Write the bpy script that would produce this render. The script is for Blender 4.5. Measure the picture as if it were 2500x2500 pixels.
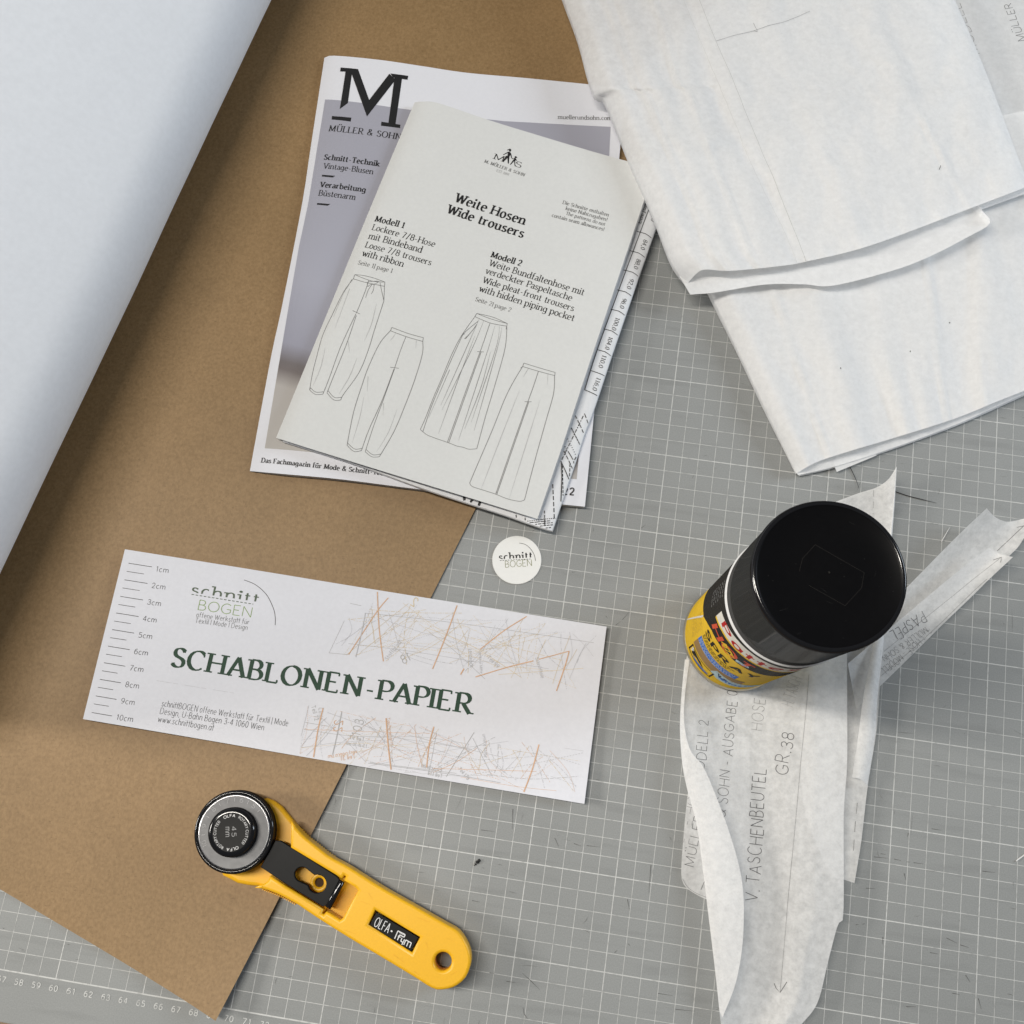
import bpy, bmesh, math, random
from mathutils import Vector, Matrix, noise
from mathutils.bvhtree import BVHTree
from mathutils.geometry import tessellate_polygon
random.seed(7)
SC = bpy.context.scene
COL = SC.collection
for o in list(bpy.data.objects):
    bpy.data.objects.remove(o)

# ------------------------------------------------------------------ camera
CR = ((0.9885602927, 0.1487822632, -0.0247464302),
      (0.1382639398, -0.9594980690, -0.2454517031),
      (-0.0602630119, 0.2392222686, -0.9690929138))
CC = Vector((0.8484914510, 0.1514344403, 0.6040242211))
CF = 2481.008
cam = bpy.data.cameras.new('camera')
cam.sensor_width = 36.0
cam.lens = CF / 2500.0 * 36.0
cam.clip_start = 0.01
cam.clip_end = 20
camo = bpy.data.objects.new('camera', cam)
COL.objects.link(camo)
camo.matrix_world = Matrix(((CR[0][0], -CR[1][0], -CR[2][0], CC.x),
                            (CR[0][1], -CR[1][1], -CR[2][1], CC.y),
                            (CR[0][2], -CR[1][2], -CR[2][2], CC.z),
                            (0, 0, 0, 1)))
SC.camera = camo

# ------------------------------------------------------------------ world and lamps
wd = bpy.data.worlds.new('World')
SC.world = wd
wd.use_nodes = True
bgn = wd.node_tree.nodes['Background']
bgn.inputs['Color'].default_value = (0.86, 0.92, 1.0, 1)
bgn.inputs['Strength'].default_value = 0.125


def area(name, loc, target, sx, sy, power, col):
    l = bpy.data.lights.new(name, 'AREA')
    l.shape = 'RECTANGLE'
    l.size = sx
    l.size_y = sy
    l.energy = power
    l.color = col
    o = bpy.data.objects.new(name, l)
    COL.objects.link(o)
    o.location = loc
    d = Vector(target) - Vector(loc)
    o.rotation_euler = d.to_track_quat('-Z', 'Y').to_euler()
    return o


area('tube_lamp', (0.17, 0.30, 1.75), (0.75, 0.27, 0), 0.10, 1.1, 26, (1.0, 0.945, 0.86))
area('left_lamp', (-1.25, -0.02, 1.02), (0.7, 0.25, 0), 0.45, 0.35, 30, (1.0, 0.955, 0.89))
area('right_window', (2.35, 0.85, 0.85), (0.8, 0.3, 0), 0.6, 0.6, 15, (0.80, 0.90, 1.0))
SC.view_settings.view_transform = 'Standard'
SC.view_settings.look = 'None'
SC.view_settings.exposure = 0.02
SC.view_settings.gamma = 1.0
SC.view_settings.use_curve_mapping = False


# ------------------------------------------------------------------ pixel helpers (photo 2500 px)
def ray(px, py):
    c = ((px - 1250) / CF, (py - 1250) / CF, 1.0)
    return Vector([sum(CR[k][i] * c[k] for k in range(3)) for i in range(3)])


def at(px, py, z=0.0):
    d = ray(px, py)
    return CC + d * ((z - CC.z) / d.z)


def zm(ox, oy, s):
    """converter from a zoomed crop's pixels to photo pixels"""
    return lambda x, y: (ox + x * s, oy + y * s)


# ------------------------------------------------------------------ materials
def newmat(name):
    m = bpy.data.materials.new(name)
    m.use_nodes = True
    nt = m.node_tree
    for n in list(nt.nodes):
        nt.nodes.remove(n)
    return m, nt, nt.nodes.new, nt.links.new


def noise_col(nt, scale, c0, c1, lo=0.35, hi=0.65, detail=4, stretch=None):
    N, L = nt.nodes.new, nt.links.new
    tc = N('ShaderNodeTexCoord')
    src = tc.outputs['Object']
    if stretch:
        mp = N('ShaderNodeMapping')
        mp.inputs['Scale'].default_value = stretch
        L(src, mp.inputs['Vector'])
        src = mp.outputs['Vector']
    t = N('ShaderNodeTexNoise')
    t.inputs['Scale'].default_value = scale
    t.inputs['Detail'].default_value = detail
    L(src, t.inputs['Vector'])
    r = N('ShaderNodeValToRGB')
    r.color_ramp.elements[0].position = lo
    r.color_ramp.elements[1].position = hi
    r.color_ramp.elements[0].color = (*c0, 1)
    r.color_ramp.elements[1].color = (*c1, 1)
    L(t.outputs['Fac'], r.inputs['Fac'])
    return r.outputs['Color'], t.outputs['Fac']


def mul(nt, a, b, fac=1.0):
    m = nt.nodes.new('ShaderNodeMix')
    m.data_type = 'RGBA'
    m.blend_type = 'MULTIPLY'
    m.inputs[0].default_value = fac
    nt.links.new(a, m.inputs[6])
    nt.links.new(b, m.inputs[7])
    return m.outputs[2]


def paper_mat(name, col, var=0.05, rough=0.75, scale=900, spec=0.25, bump=0.04, patch=18, metal=0.0):
    m, nt, N, L = newmat(name)
    b = N('ShaderNodeBsdfPrincipled')
    c0 = tuple(c * (1 - var) for c in col)
    c1 = tuple(min(1, c * (1 + var)) for c in col)
    a, f = noise_col(nt, scale, c0, c1, 0.3, 0.7)
    a2, f2 = noise_col(nt, patch, (1 - var * .6,) * 3, (1, 1, 1), 0.35, 0.65)
    L(mul(nt, a, a2), b.inputs['Base Color'])
    b.inputs['Roughness'].default_value = rough
    b.inputs['Specular IOR Level'].default_value = spec
    b.inputs['Metallic'].default_value = metal
    if bump:
        bp = N('ShaderNodeBump')
        bp.inputs['Strength'].default_value = bump
        bp.inputs['Distance'].default_value = 0.0005
        L(f, bp.inputs['Height'])
        L(bp.outputs['Normal'], b.inputs['Normal'])
    o = N('ShaderNodeOutputMaterial')
    L(b.outputs['BSDF'], o.inputs['Surface'])
    return m


def flat(name, col, rough=0.6, spec=0.3, var=0.06, scale=500, metal=0.0):
    return paper_mat(name, col, var, rough, scale, spec, 0.0, 40, metal)


def lacquer(name, col, gl=0.05, rough=0.15):
    """printed tin or smooth dark plastic: diffuse with a thin even gloss"""
    m, nt, N, L = newmat(name)
    c, f = noise_col(nt, 300, tuple(x * 0.94 for x in col), tuple(x * 1.06 for x in col), 0.3, 0.7, 4)
    d = N('ShaderNodeBsdfDiffuse')
    L(c, d.inputs['Color'])
    g = N('ShaderNodeBsdfGlossy')
    g.inputs['Color'].default_value = (1, 1, 1, 1)
    g.inputs['Roughness'].default_value = rough
    mx = N('ShaderNodeMixShader')
    mx.inputs[0].default_value = gl
    L(d.outputs[0], mx.inputs[1])
    L(g.outputs[0], mx.inputs[2])
    o = N('ShaderNodeOutputMaterial')
    L(mx.outputs[0], o.inputs['Surface'])
    return m


def kraft_mat():
    m, nt, N, L = newmat('kraft_paper')
    b = N('ShaderNodeBsdfPrincipled')
    a, f = noise_col(nt, 520, (0.222, 0.137, 0.060), (0.284, 0.181, 0.085), 0.3, 0.7, 6)
    a2, f2 = noise_col(nt, 1500, (0.94, 0.94, 0.94), (1.04, 1.04, 1.04), 0.35, 0.6, 2, (1, 0.35, 1))
    a3, f3 = noise_col(nt, 14, (0.93, 0.93, 0.92), (1.03, 1.03, 1.03), 0.35, 0.65, 3)
    a4, f4 = noise_col(nt, 1300, (0.72, 0.70, 0.66), (1, 1, 1), 0.26, 0.34, 2, (0.3, 1, 1))
    L(mul(nt, mul(nt, mul(nt, a, a2), a3), a4), b.inputs['Base Color'])
    b.inputs['Roughness'].default_value = 0.5
    b.inputs['Specular IOR Level'].default_value = 0.30
    bp = N('ShaderNodeBump')
    bp.inputs['Strength'].default_value = 0.02
    bp.inputs['Distance'].default_value = 0.0005
    L(f, bp.inputs['Height'])
    L(bp.outputs['Normal'], b.inputs['Normal'])
    o = N('ShaderNodeOutputMaterial')
    L(b.outputs['BSDF'], o.inputs['Surface'])
    return m


def tissue_mat(name, col, transp=0.10, mott=0.18):
    """thin pattern paper: fibres, lets some light and some of what lies below through"""
    m, nt, N, L = newmat(name)
    c, f = noise_col(nt, 420, tuple(x * 0.97 for x in col), col, 0.36, 0.64, 6)
    d = N('ShaderNodeBsdfDiffuse')
    t = N('ShaderNodeBsdfTranslucent')
    L(c, d.inputs['Color'])
    L(c, t.inputs['Color'])
    g = N('ShaderNodeBsdfGlossy')
    g.inputs['Roughness'].default_value = 0.5
    g.inputs['Color'].default_value = (1, 1, 1, 1)
    tr = N('ShaderNodeBsdfTransparent')
    m1 = N('ShaderNodeMixShader')
    m1.inputs[0].default_value = 0.28
    L(d.outputs[0], m1.inputs[1])
    L(t.outputs[0], m1.inputs[2])
    m2 = N('ShaderNodeMixShader')
    m2.inputs[0].default_value = 0.014
    L(m1.outputs[0], m2.inputs[1])
    L(g.outputs[0], m2.inputs[2])
    tc = N('ShaderNodeTexCoord')
    n2 = N('ShaderNodeTexNoise')
    n2.inputs['Scale'].default_value = 230
    n2.inputs['Detail'].default_value = 7
    n2.inputs['Roughness'].default_value = 0.65
    L(tc.outputs['Object'], n2.inputs['Vector'])
    mr = N('ShaderNodeMapRange')
    mr.inputs['From Min'].default_value = 0.35
    mr.inputs['From Max'].default_value = 0.7
    mr.inputs['To Min'].default_value = transp
    mr.inputs['To Max'].default_value = transp + mott
    L(n2.outputs['Fac'], mr.inputs['Value'])
    m3 = N('ShaderNodeMixShader')
    L(mr.outputs['Result'], m3.inputs[0])
    L(m2.outputs[0], m3.inputs[1])
    L(tr.outputs[0], m3.inputs[2])
    bp = N('ShaderNodeBump')
    bp.inputs['Strength'].default_value = 0.12
    bp.inputs['Distance'].default_value = 0.0004
    n3 = N('ShaderNodeTexNoise')
    n3.inputs['Scale'].default_value = 90
    n3.inputs['Detail'].default_value = 4
    L(tc.outputs['Object'], n3.inputs['Vector'])
    L(n3.outputs['Fac'], bp.inputs['Height'])
    L(bp.outputs['Normal'], d.inputs['Normal'])
    L(bp.outputs['Normal'], g.inputs['Normal'])
    o = N('ShaderNodeOutputMaterial')
    L(m3.outputs[0], o.inputs['Surface'])
    return m


def mat_surface():
    m, nt, N, L = newmat('cutting_mat_vinyl')
    b = N('ShaderNodeBsdfPrincipled')
    a, f = noise_col(nt, 1400, (0.240, 0.248, 0.244), (0.282, 0.290, 0.286), 0.3, 0.7, 3)
    a2, f2 = noise_col(nt, 9, (0.93, 0.93, 0.93), (1.02, 1.02, 1.02), 0.35, 0.65, 4)
    a3, f3 = noise_col(nt, 90, (0.90, 0.90, 0.90), (1.0, 1.0, 1.0), 0.30, 0.46, 5, (0.22, 1.6, 1))
    L(mul(nt, mul(nt, a, a2), a3), b.inputs['Base Color'])
    b.inputs['Roughness'].default_value = 0.5
    b.inputs['Specular IOR Level'].default_value = 0.35
    bp = N('ShaderNodeBump')
    bp.inputs['Strength'].default_value = 0.10
    bp.inputs['Distance'].default_value = 0.0004
    L(f, bp.inputs['Height'])
    L(bp.outputs['Normal'], b.inputs['Normal'])
    o = N('ShaderNodeOutputMaterial')
    L(b.outputs['BSDF'], o.inputs['Surface'])
    return m


def mat_print():
    """white print of the grid, worn away in places"""
    m, nt, N, L = newmat('worn_white_print')
    b = N('ShaderNodeBsdfPrincipled')
    a, f = noise_col(nt, 240, (0.34, 0.345, 0.335), (0.55, 0.555, 0.54), 0.30, 0.50, 8)
    a2, f2 = noise_col(nt, 12, (0.86, 0.86, 0.86), (1, 1, 1), 0.35, 0.6)
    L(mul(nt, a, a2), b.inputs['Base Color'])
    b.inputs['Roughness'].default_value = 0.5
    o = N('ShaderNodeOutputMaterial')
    L(b.outputs['BSDF'], o.inputs['Surface'])
    return m


def wood_mat():
    m, nt, N, L = newmat('table_wood')
    b = N('ShaderNodeBsdfPrincipled')
    a, f = noise_col(nt, 30, (0.16, 0.095, 0.05), (0.27, 0.17, 0.095), 0.3, 0.7, 6, (0.12, 2, 1))
    L(a, b.inputs['Base Color'])
    b.inputs['Roughness'].default_value = 0.5
    o = N('ShaderNodeOutputMaterial')
    L(b.outputs['BSDF'], o.inputs['Surface'])
    return m


def pages_mat(name, c0, c1):
    """side of a stack of sheets: fine horizontal layers"""
    m, nt, N, L = newmat(name)
    b = N('ShaderNodeBsdfPrincipled')
    a, f = noise_col(nt, 40, c0, c1, 0.35, 0.65, 3, (0.15, 0.15, 60))
    L(a, b.inputs['Base Color'])
    b.inputs['Roughness'].default_value = 0.8
    o = N('ShaderNodeOutputMaterial')
    L(b.outputs['BSDF'], o.inputs['Surface'])
    return m


def photo_print():
    """the blurred lilac photograph printed on the magazine cover"""
    m, nt, N, L = newmat('cover_photo_print')
    b = N('ShaderNodeBsdfPrincipled')
    tc = N('ShaderNodeTexCoord')
    p1, p0 = at(1150, 290, .006), at(655, 1095, .006)
    ax = (p1 - p0)
    ax = Vector((0.17, 1.0, 0)).normalized()
    ln = 0.205
    org = at(655, 1095, .006)
    vm = N('ShaderNodeVectorMath')
    vm.operation = 'SUBTRACT'
    vm.inputs[1].default_value = org
    L(tc.outputs['Object'], vm.inputs[0])
    dt = N('ShaderNodeVectorMath')
    dt.operation = 'DOT_PRODUCT'
    dt.inputs[1].default_value = ax / ln
    L(vm.outputs[0], dt.inputs[0])
    r = N('ShaderNodeValToRGB')
    els = r.color_ramp.elements
    els[0].position = 0.0
    els[0].color = (0.42, 0.40, 0.375, 1)
    els[1].position = 1.0
    els[1].color = (0.34, 0.338, 0.39, 1)
    for p, c in ((0.20, (0.40, 0.375, 0.355)), (0.255, (0.15, 0.128, 0.125)), (0.28, (0.145, 0.128, 0.13)), (0.34, (0.29, 0.29, 0.35)), (0.55, (0.355, 0.358, 0.42))):
        e = els.new(p)
        e.color = (*c, 1)
    L(dt.outputs['Value'], r.inputs['Fac'])
    L(r.outputs['Color'], b.inputs['Base Color'])
    b.inputs['Roughness'].default_value = 0.45
    b.inputs['Specular IOR Level'].default_value = 0.35
    o = N('ShaderNodeOutputMaterial')
    L(b.outputs['BSDF'], o.inputs['Surface'])
    return m


M = {}
M['mat'] = mat_surface()
M['print'] = mat_print()
M['scratch'] = flat('cut_scratch', (0.075, 0.075, 0.075), 0.8, 0.1)
M['scratch2'] = flat('faint_scratch', (0.15, 0.15, 0.148), 0.8, 0.1)
M['wood'] = wood_mat()
M['kraft'] = kraft_mat()
M['white'] = paper_mat('white_roll_paper', (0.755, 0.775, 0.81), 0.022, 0.8, 300, 0.15, 0.05, 60)
M['cover'] = paper_mat('magazine_cover_white', (0.69, 0.695, 0.735), 0.012, 0.5, 500, 0.3, 0.0)
M['photo'] = photo_print()
M['ink'] = flat('black_ink', (0.012, 0.012, 0.013), 0.5, 0.3)
M['ink2'] = flat('grey_ink', (0.16, 0.16, 0.16), 0.6, 0.3)
M['ink3'] = flat('pale_grey_ink', (0.40, 0.40, 0.40), 0.6, 0.3)
M['pages'] = pages_mat('magazine_pages', (0.42, 0.41, 0.39), (0.74, 0.73, 0.71))
M['book'] = paper_mat('booklet_paper', (0.64, 0.646, 0.636), 0.02, 0.8, 420, 0.15, 0.05, 50)
M['sheet'] = paper_mat('pattern_sheet_paper', (0.73, 0.74, 0.76), 0.02, 0.75, 420, 0.2, 0.04, 50)
M['label'] = paper_mat('label_paper', (0.69, 0.695, 0.738), 0.022, 0.8, 420, 0.15, 0.05, 60)
M['green'] = flat('dark_green_ink', (0.013, 0.048, 0.025), 0.6, 0.3, 0.15, 900)
M['lime'] = flat('lime_green_ink', (0.22, 0.33, 0.09), 0.6, 0.3)
M['olive'] = flat('olive_ink', (0.17, 0.18, 0.045), 0.6, 0.3)
M['moss'] = flat('mossy_grey_ink', (0.09, 0.12, 0.08), 0.6, 0.3)
M['orange'] = flat('orange_print', (0.64, 0.40, 0.25), 0.7, 0.2, 0.12, 700)
M['ochre'] = flat('ochre_print', (0.64, 0.52, 0.33), 0.7, 0.2, 0.12, 700)
M['palegrey'] = flat('thin_grey_print', (0.47, 0.47, 0.49), 0.7, 0.2, 0.1, 700)
M['sticker'] = paper_mat('sticker_paper', (0.76, 0.76, 0.74), 0.01, 0.5, 500, 0.35, 0.0)
M['yellow'] = paper_mat('yellow_plastic', (0.80, 0.43, 0.012), 0.03, 0.38, 800, 0.45, 0.03, 30)
M['black'] = lacquer('black_plastic', (0.009, 0.009, 0.009), 0.012, 0.4)
M['gloss'] = lacquer('glossy_black_plastic', (0.006, 0.006, 0.007), 0.045, 0.12)
M['capside'] = lacquer('black_cap_plastic', (0.012, 0.012, 0.012), 0.085, 0.06)
M['captop'] = lacquer('cap_top_plastic', (0.004, 0.004, 0.0045), 0.004, 0.3)
M['holeshade'] = flat('painted_hole_shade', (0.05, 0.022, 0.004), 0.6, 0.2)  # shade inside the screw hole, painted as a dark brown
M['steel'] = paper_mat('brushed_steel', (0.165, 0.165, 0.168), 0.10, 0.5, 300, 0.4, 0.02, 60, 0.35)
M['chrome'] = flat('bright_steel', (0.40, 0.40, 0.41), 0.3, 0.5, 0.03, 300, 1.0)
M['whiteink'] = flat('white_ink', (0.72, 0.72, 0.72), 0.5, 0.3)
M['etch'] = flat('etched_mark', (0.50, 0.50, 0.50), 0.5, 0.3)
M['canyellow'] = lacquer('can_yellow', (0.72, 0.46, 0.03))
M['canblack'] = lacquer('can_black', (0.020, 0.018, 0.016))
M['canwhite'] = lacquer('can_white', (0.66, 0.64, 0.58))
M['canred'] = lacquer('can_red', (0.42, 0.018, 0.018))
M['canorange'] = lacquer('can_orange_red', (0.56, 0.085, 0.04))
M['canblue'] = lacquer('can_blue', (0.05, 0.16, 0.50))
M['canbrown'] = lacquer('can_brown', (0.30, 0.185, 0.075))
M['cansky'] = lacquer('can_pale_blue', (0.42, 0.55, 0.58))
M['tin'] = flat('tin_rim', (0.55, 0.50, 0.38), 0.3, 0.5, 0.05, 300, 0.9)
M['ring'] = flat('white_ring', (0.66, 0.66, 0.66), 0.35, 0.4)
M['tissue'] = tissue_mat('pattern_tissue', (0.90, 0.903, 0.905), 0.06, 0.11)
M['tissue2'] = tissue_mat('pattern_tissue_cut', (0.87, 0.87, 0.867), 0.13, 0.27)
M['pencil'] = flat('pencil_line', (0.085, 0.085, 0.09), 0.7, 0.2, 0.3, 900)
M['pencil2'] = flat('faint_pencil_line', (0.34, 0.34, 0.34), 0.7, 0.2, 0.3, 900)
M['tape'] = paper_mat('clear_tape', (0.74, 0.738, 0.725), 0.02, 0.45, 400, 0.3, 0.0)
M['seam'] = flat('paper_seam_edge', (0.66, 0.66, 0.65), 0.8, 0.1)
M['seam2'] = flat('paper_seam_line', (0.50, 0.50, 0.49), 0.8, 0.1)
M['dust'] = flat('dust', (0.026, 0.026, 0.026), 0.9, 0.1)
M['scuff'] = flat('yellow_scuff', (0.70, 0.37, 0.02), 0.5, 0.3)
M['fibre'] = flat('dark_fibre', (0.03, 0.03, 0.03), 0.7, 0.2)


# ------------------------------------------------------------------ mesh builder
class MB:
    def __init__(s):
        s.v, s.f, s.m, s.sm, s.names = [], [], [], [], []

    def mi(s, name):
        if name not in s.names:
            s.names.append(name)
        return s.names.index(name)

    def face(s, ids, mat, smooth=False):
        s.f.append(tuple(ids))
        s.m.append(s.mi(mat))
        s.sm.append(smooth)

    def add(s, pts):
        b = len(s.v)
        s.v.extend([Vector(p) for p in pts])
        return list(range(b, b + len(pts)))

    def poly(s, pts, mat, smooth=False):
        s.face(s.add(pts), mat, smooth)

    def grid(s, rows, mat, smooth=True, closed=False, flip=False):
        ids = [s.add(r) for r in rows]
        n = len(rows[0])
        for i in range(len(rows) - 1):
            for j in range(n if closed else n - 1):
                k = (j + 1) % n
                q = (ids[i][j], ids[i][k], ids[i + 1][k], ids[i + 1][j])
                s.face(q[::-1] if flip else q, mat, smooth)
        return ids

    def box(s, c, e, mat):
        x, y, z = c
        a, b, h = e
        p = s.add([(x + i * a, y + j * b, z + k * h) for k in (-1, 1) for j in (-1, 1) for i in (-1, 1)])
        for q in ((0, 2, 3, 1), (4, 5, 7, 6), (0, 1, 5, 4), (1, 3, 7, 5), (3, 2, 6, 7), (2, 0, 4, 6)):
            s.face([p[t] for t in q], mat)

    def bvh(s):
        return BVHTree.FromPolygons([tuple(v) for v in s.v], s.f)

    def build(s, name, parent=None, world=None):
        me = bpy.data.meshes.new(name)
        off = world if world is not None else Vector((0, 0, 0))
        me.from_pydata([tuple(v - off) for v in s.v], [], s.f)
        for n in s.names:
            me.materials.append(M[n])
        me.polygons.foreach_set('material_index', s.m)
        me.polygons.foreach_set('use_smooth', s.sm)
        me.update()
        o = bpy.data.objects.new(name, me)
        COL.objects.link(o)
        if parent:
            o.parent = parent
        return o


def tag(o, label=None, cat=None, group=None, kind=None):
    if label:
        o['label'] = label
    if cat:
        o['category'] = cat
    if group:
        o['group'] = group
    if kind:
        o['kind'] = kind
    return o


def empty(name, label, cat):
    o = bpy.data.objects.new(name, None)
    o.empty_display_size = 0.02
    COL.objects.link(o)
    return tag(o, label, cat)


# ------------------------------------------------------------------ curves and patches
def resample(pts, n, smooth=True):
    pts = [Vector(p) for p in pts]
    if smooth and len(pts) > 2:
        out = []
        for i in range(len(pts) - 1):
            p0 = pts[max(i - 1, 0)]
            p1, p2 = pts[i], pts[i + 1]
            p3 = pts[min(i + 2, len(pts) - 1)]
            for k in range(12):
                t = k / 12
                out.append(0.5 * ((2 * p1) + (p2 - p0) * t + (2 * p0 - 5 * p1 + 4 * p2 - p3) * t * t + (3 * p1 - p0 - 3 * p2 + p3) * t ** 3))
        out.append(pts[-1])
        pts = out
    L = [0]
    for i in range(1, len(pts)):
        L.append(L[-1] + (pts[i] - pts[i - 1]).length)
    res, j = [], 0
    for k in range(n):
        d = L[-1] * k / (n - 1)
        while j < len(L) - 2 and L[j + 1] < d:
            j += 1
        seg = L[j + 1] - L[j]
        t = 0 if seg < 1e-12 else (d - L[j]) / seg
        res.append(pts[j].lerp(pts[j + 1], min(max(t, 0), 1)))
    return res


def coons(mb, top, bottom, left, right, nu, nv, mat, dz=None, smooth=(True,) * 4):
    """top/bottom run left to right, left/right run top to bottom (3D points)"""
    T, B = resample(top, nu, smooth[0]), resample(bottom, nu, smooth[1])
    L, R = resample(left, nv, smooth[2]), resample(right, nv, smooth[3])
    rows = []
    for j in range(nv):
        v = j / (nv - 1)
        row = []
        for i in range(nu):
            u = i / (nu - 1)
            p = (T[i] * (1 - v) + B[i] * v) + (L[j] * (1 - u) + R[j] * u) - \
                (T[0] * (1 - u) * (1 - v) + T[-1] * u * (1 - v) + B[0] * (1 - u) * v + B[-1] * u * v)
            if dz:
                p = p + (CC - p) * (dz(u, v) / (CC.z - p.z))
            row.append(p)
        rows.append(row)
    mb.grid(rows, mat, True, flip=True)
    return rows


def P3(pts):
    """list of (px, py, z) -> points"""
    return [at(*p) for p in pts]


def nz(x, y, s, k=0.0):
    return noise.noise(Vector((x * s, y * s, k)))


# ------------------------------------------------------------------ surface projection for print
class Surf:
    """drops print on a surface: by vertical ray in world plan"""

    base = 0.0001

    def __init__(s, bvh, zf=0.0, maxz=1.0):
        s.b, s.zf, s.maxz = bvh, zf, maxz
        s.k = 0

    def hit(s, px, py):
        d = ray(px, py)
        h = s.b.ray_cast(CC, d)
        if h[0] is None:
            p = at(px, py, s.zf)
        else:
            p = h[0]
        return Vector((p.x, p.y))

    def drop(s, q, eps):
        h = s.b.ray_cast(Vector((q[0], q[1], s.maxz)), Vector((0, 0, -1)))
        if h[0] is None:
            return None
        return Vector((q[0], q[1], h[0].z + eps))


class Cyl:
    seg = .0012
    base = 0.0001
    """unrolled cylinder: (x = angle * radius, y = height)"""

    def __init__(s, cx, cy, r):
        s.cx, s.cy, s.r, s.k = cx, cy, r, 0

    def hit(s, px, py):
        d = ray(px, py)
        ox, oy = CC.x - s.cx, CC.y - s.cy
        a = d.x * d.x + d.y * d.y
        b = 2 * (ox * d.x + oy * d.y)
        c = ox * ox + oy * oy - s.r * s.r
        D = max(b * b - 4 * a * c, 0)
        t = (-b - math.sqrt(D)) / (2 * a)
        p = CC + d * t
        an = math.atan2(p.y - s.cy, p.x - s.cx) % (2 * math.pi)
        return Vector((an * s.r, p.z))

    def drop(s, q, eps):
        a = q[0] / s.r
        r = s.r + eps
        return Vector((s.cx + r * math.cos(a), s.cy + r * math.sin(a), q[1]))


EPS = 0.00010


def lay(S):
    S.k += 1
    return S.base + (S.k % 60) * 1.2e-6


def ribbon(mb, S, pts, widths, mat, seg=0.004, eps=None, smooth=False):
    """pts: 2D plan points; widths: full width per point"""
    e = lay(S) if eps is None else eps
    seg = min(seg, getattr(S, 'seg', seg))
    q, w = [pts[0]], [widths[0]]
    for i in range(1, len(pts)):
        n = max(1, int((pts[i] - pts[i - 1]).length / seg))
        for k in range(1, n + 1):
            t = k / n
            q.append(pts[i - 1].lerp(pts[i], t))
            w.append(widths[i - 1] * (1 - t) + widths[i] * t)
    prev = None
    for i in range(len(q)):
        a, b = q[max(i - 1, 0)], q[min(i + 1, len(q) - 1)]
        d = b - a
        if d.length < 1e-9:
            continue
        d.normalize()
        n = Vector((-d.y, d.x)) * (w[i] / 2)
        l, r = S.drop(q[i] + n, e), S.drop(q[i] - n, e)
        if l is None or r is None:
            prev = None
            continue
        ids = mb.add([l, r])
        if prev:
            mb.face((prev[0], prev[1], ids[1], ids[0]), mat)
        prev = ids


def line(mb, S, pxs, wmm, mat, smooth=False, dash=None, taper=False, wob=0.0):
    """polyline given in photo pixels, width in mm, dash = list of mm on/off"""
    pts = [S.hit(*p) for p in pxs]
    if smooth and len(pts) > 2:
        pts = [Vector((p.x, p.y)) for p in resample([Vector((p.x, p.y, 0)) for p in pts], len(pts) * 6)]
    if wob:
        n = max(3, int(sum((pts[i + 1] - pts[i]).length for i in range(len(pts) - 1)) / 0.0012))
        pp = resample([Vector((p.x, p.y, 0)) for p in pts], n, False)
        k = random.random() * 50
        pts = [Vector((p.x + wob * nz(p.x, p.y, 500, k), p.y + wob * nz(p.x, p.y, 500, k + 9))) for p in pp]
    w = wmm / 1000
    if not dash:
        ws = [w] * len(pts)
        if taper:
            ws = [w * (0.25 + 0.75 * math.sin(math.pi * i / (len(pts) - 1))) for i in range(len(pts))] if len(pts) > 2 else [w, w * 0.3]
        ribbon(mb, S, pts, ws, mat)
        return
    di, on, left = 0, True, dash[0] / 1000
    cur = [pts[0]]
    for i in range(1, len(pts)):
        a, b = pts[i - 1], pts[i]
        while True:
            d = (b - a).length
            if d <= left or d < 1e-9:
                left -= d
                cur.append(b)
                break
            c = a.lerp(b, left / d)
            cur.append(c)
            if on and len(cur) > 1:
                ribbon(mb, S, cur, [w] * len(cur), mat)
            on = not on
            di = (di + 1) % len(dash)
            left = dash[di] / 1000
            a = c
            cur = [c]
    if on and len(cur) > 1:
        ribbon(mb, S, cur, [w] * len(cur), mat)


def fill2(mb, S, pts, mat, seg=0.006, eps=None):
    """filled polygon in plan coordinates, cut fine enough to follow the surface"""
    e = lay(S) if eps is None else eps
    bm = bmesh.new()
    vs = [bm.verts.new((p[0], p[1], 0)) for p in pts]
    try:
        bm.faces.new(vs)
    except ValueError:
        bm.free()
        return
    bmesh.ops.triangulate(bm, faces=bm.faces[:])
    for _ in range(7):
        es = [ed for ed in bm.edges if ed.calc_length() > seg]
        if not es:
            break
        bmesh.ops.subdivide_edges(bm, edges=es, cuts=1)
        bmesh.ops.triangulate(bm, faces=[f for f in bm.faces if len(f.verts) > 3])
    idx = {}
    for v in bm.verts:
        p = S.drop((v.co.x, v.co.y), e)
        if p is not None:
            idx[v] = mb.add([p])[0]
    for f in bm.faces:
        if all(v in idx for v in f.verts):
            ids = [idx[v] for v in f.verts]
            a, b, c = (mb.v[i] for i in ids[:3])
            mb.face(ids, mat)
    bm.free()


def fill(mb, S, pxs, mat, seg=0.006, eps=None):
    fill2(mb, S, [S.hit(*p) for p in pxs], mat, seg, eps)


# ------------------------------------------------------------------ stroke lettering
GL = {}


def G(ch, w, strokes, serif=''):
    GL[ch] = (w, strokes, serif)


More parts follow.
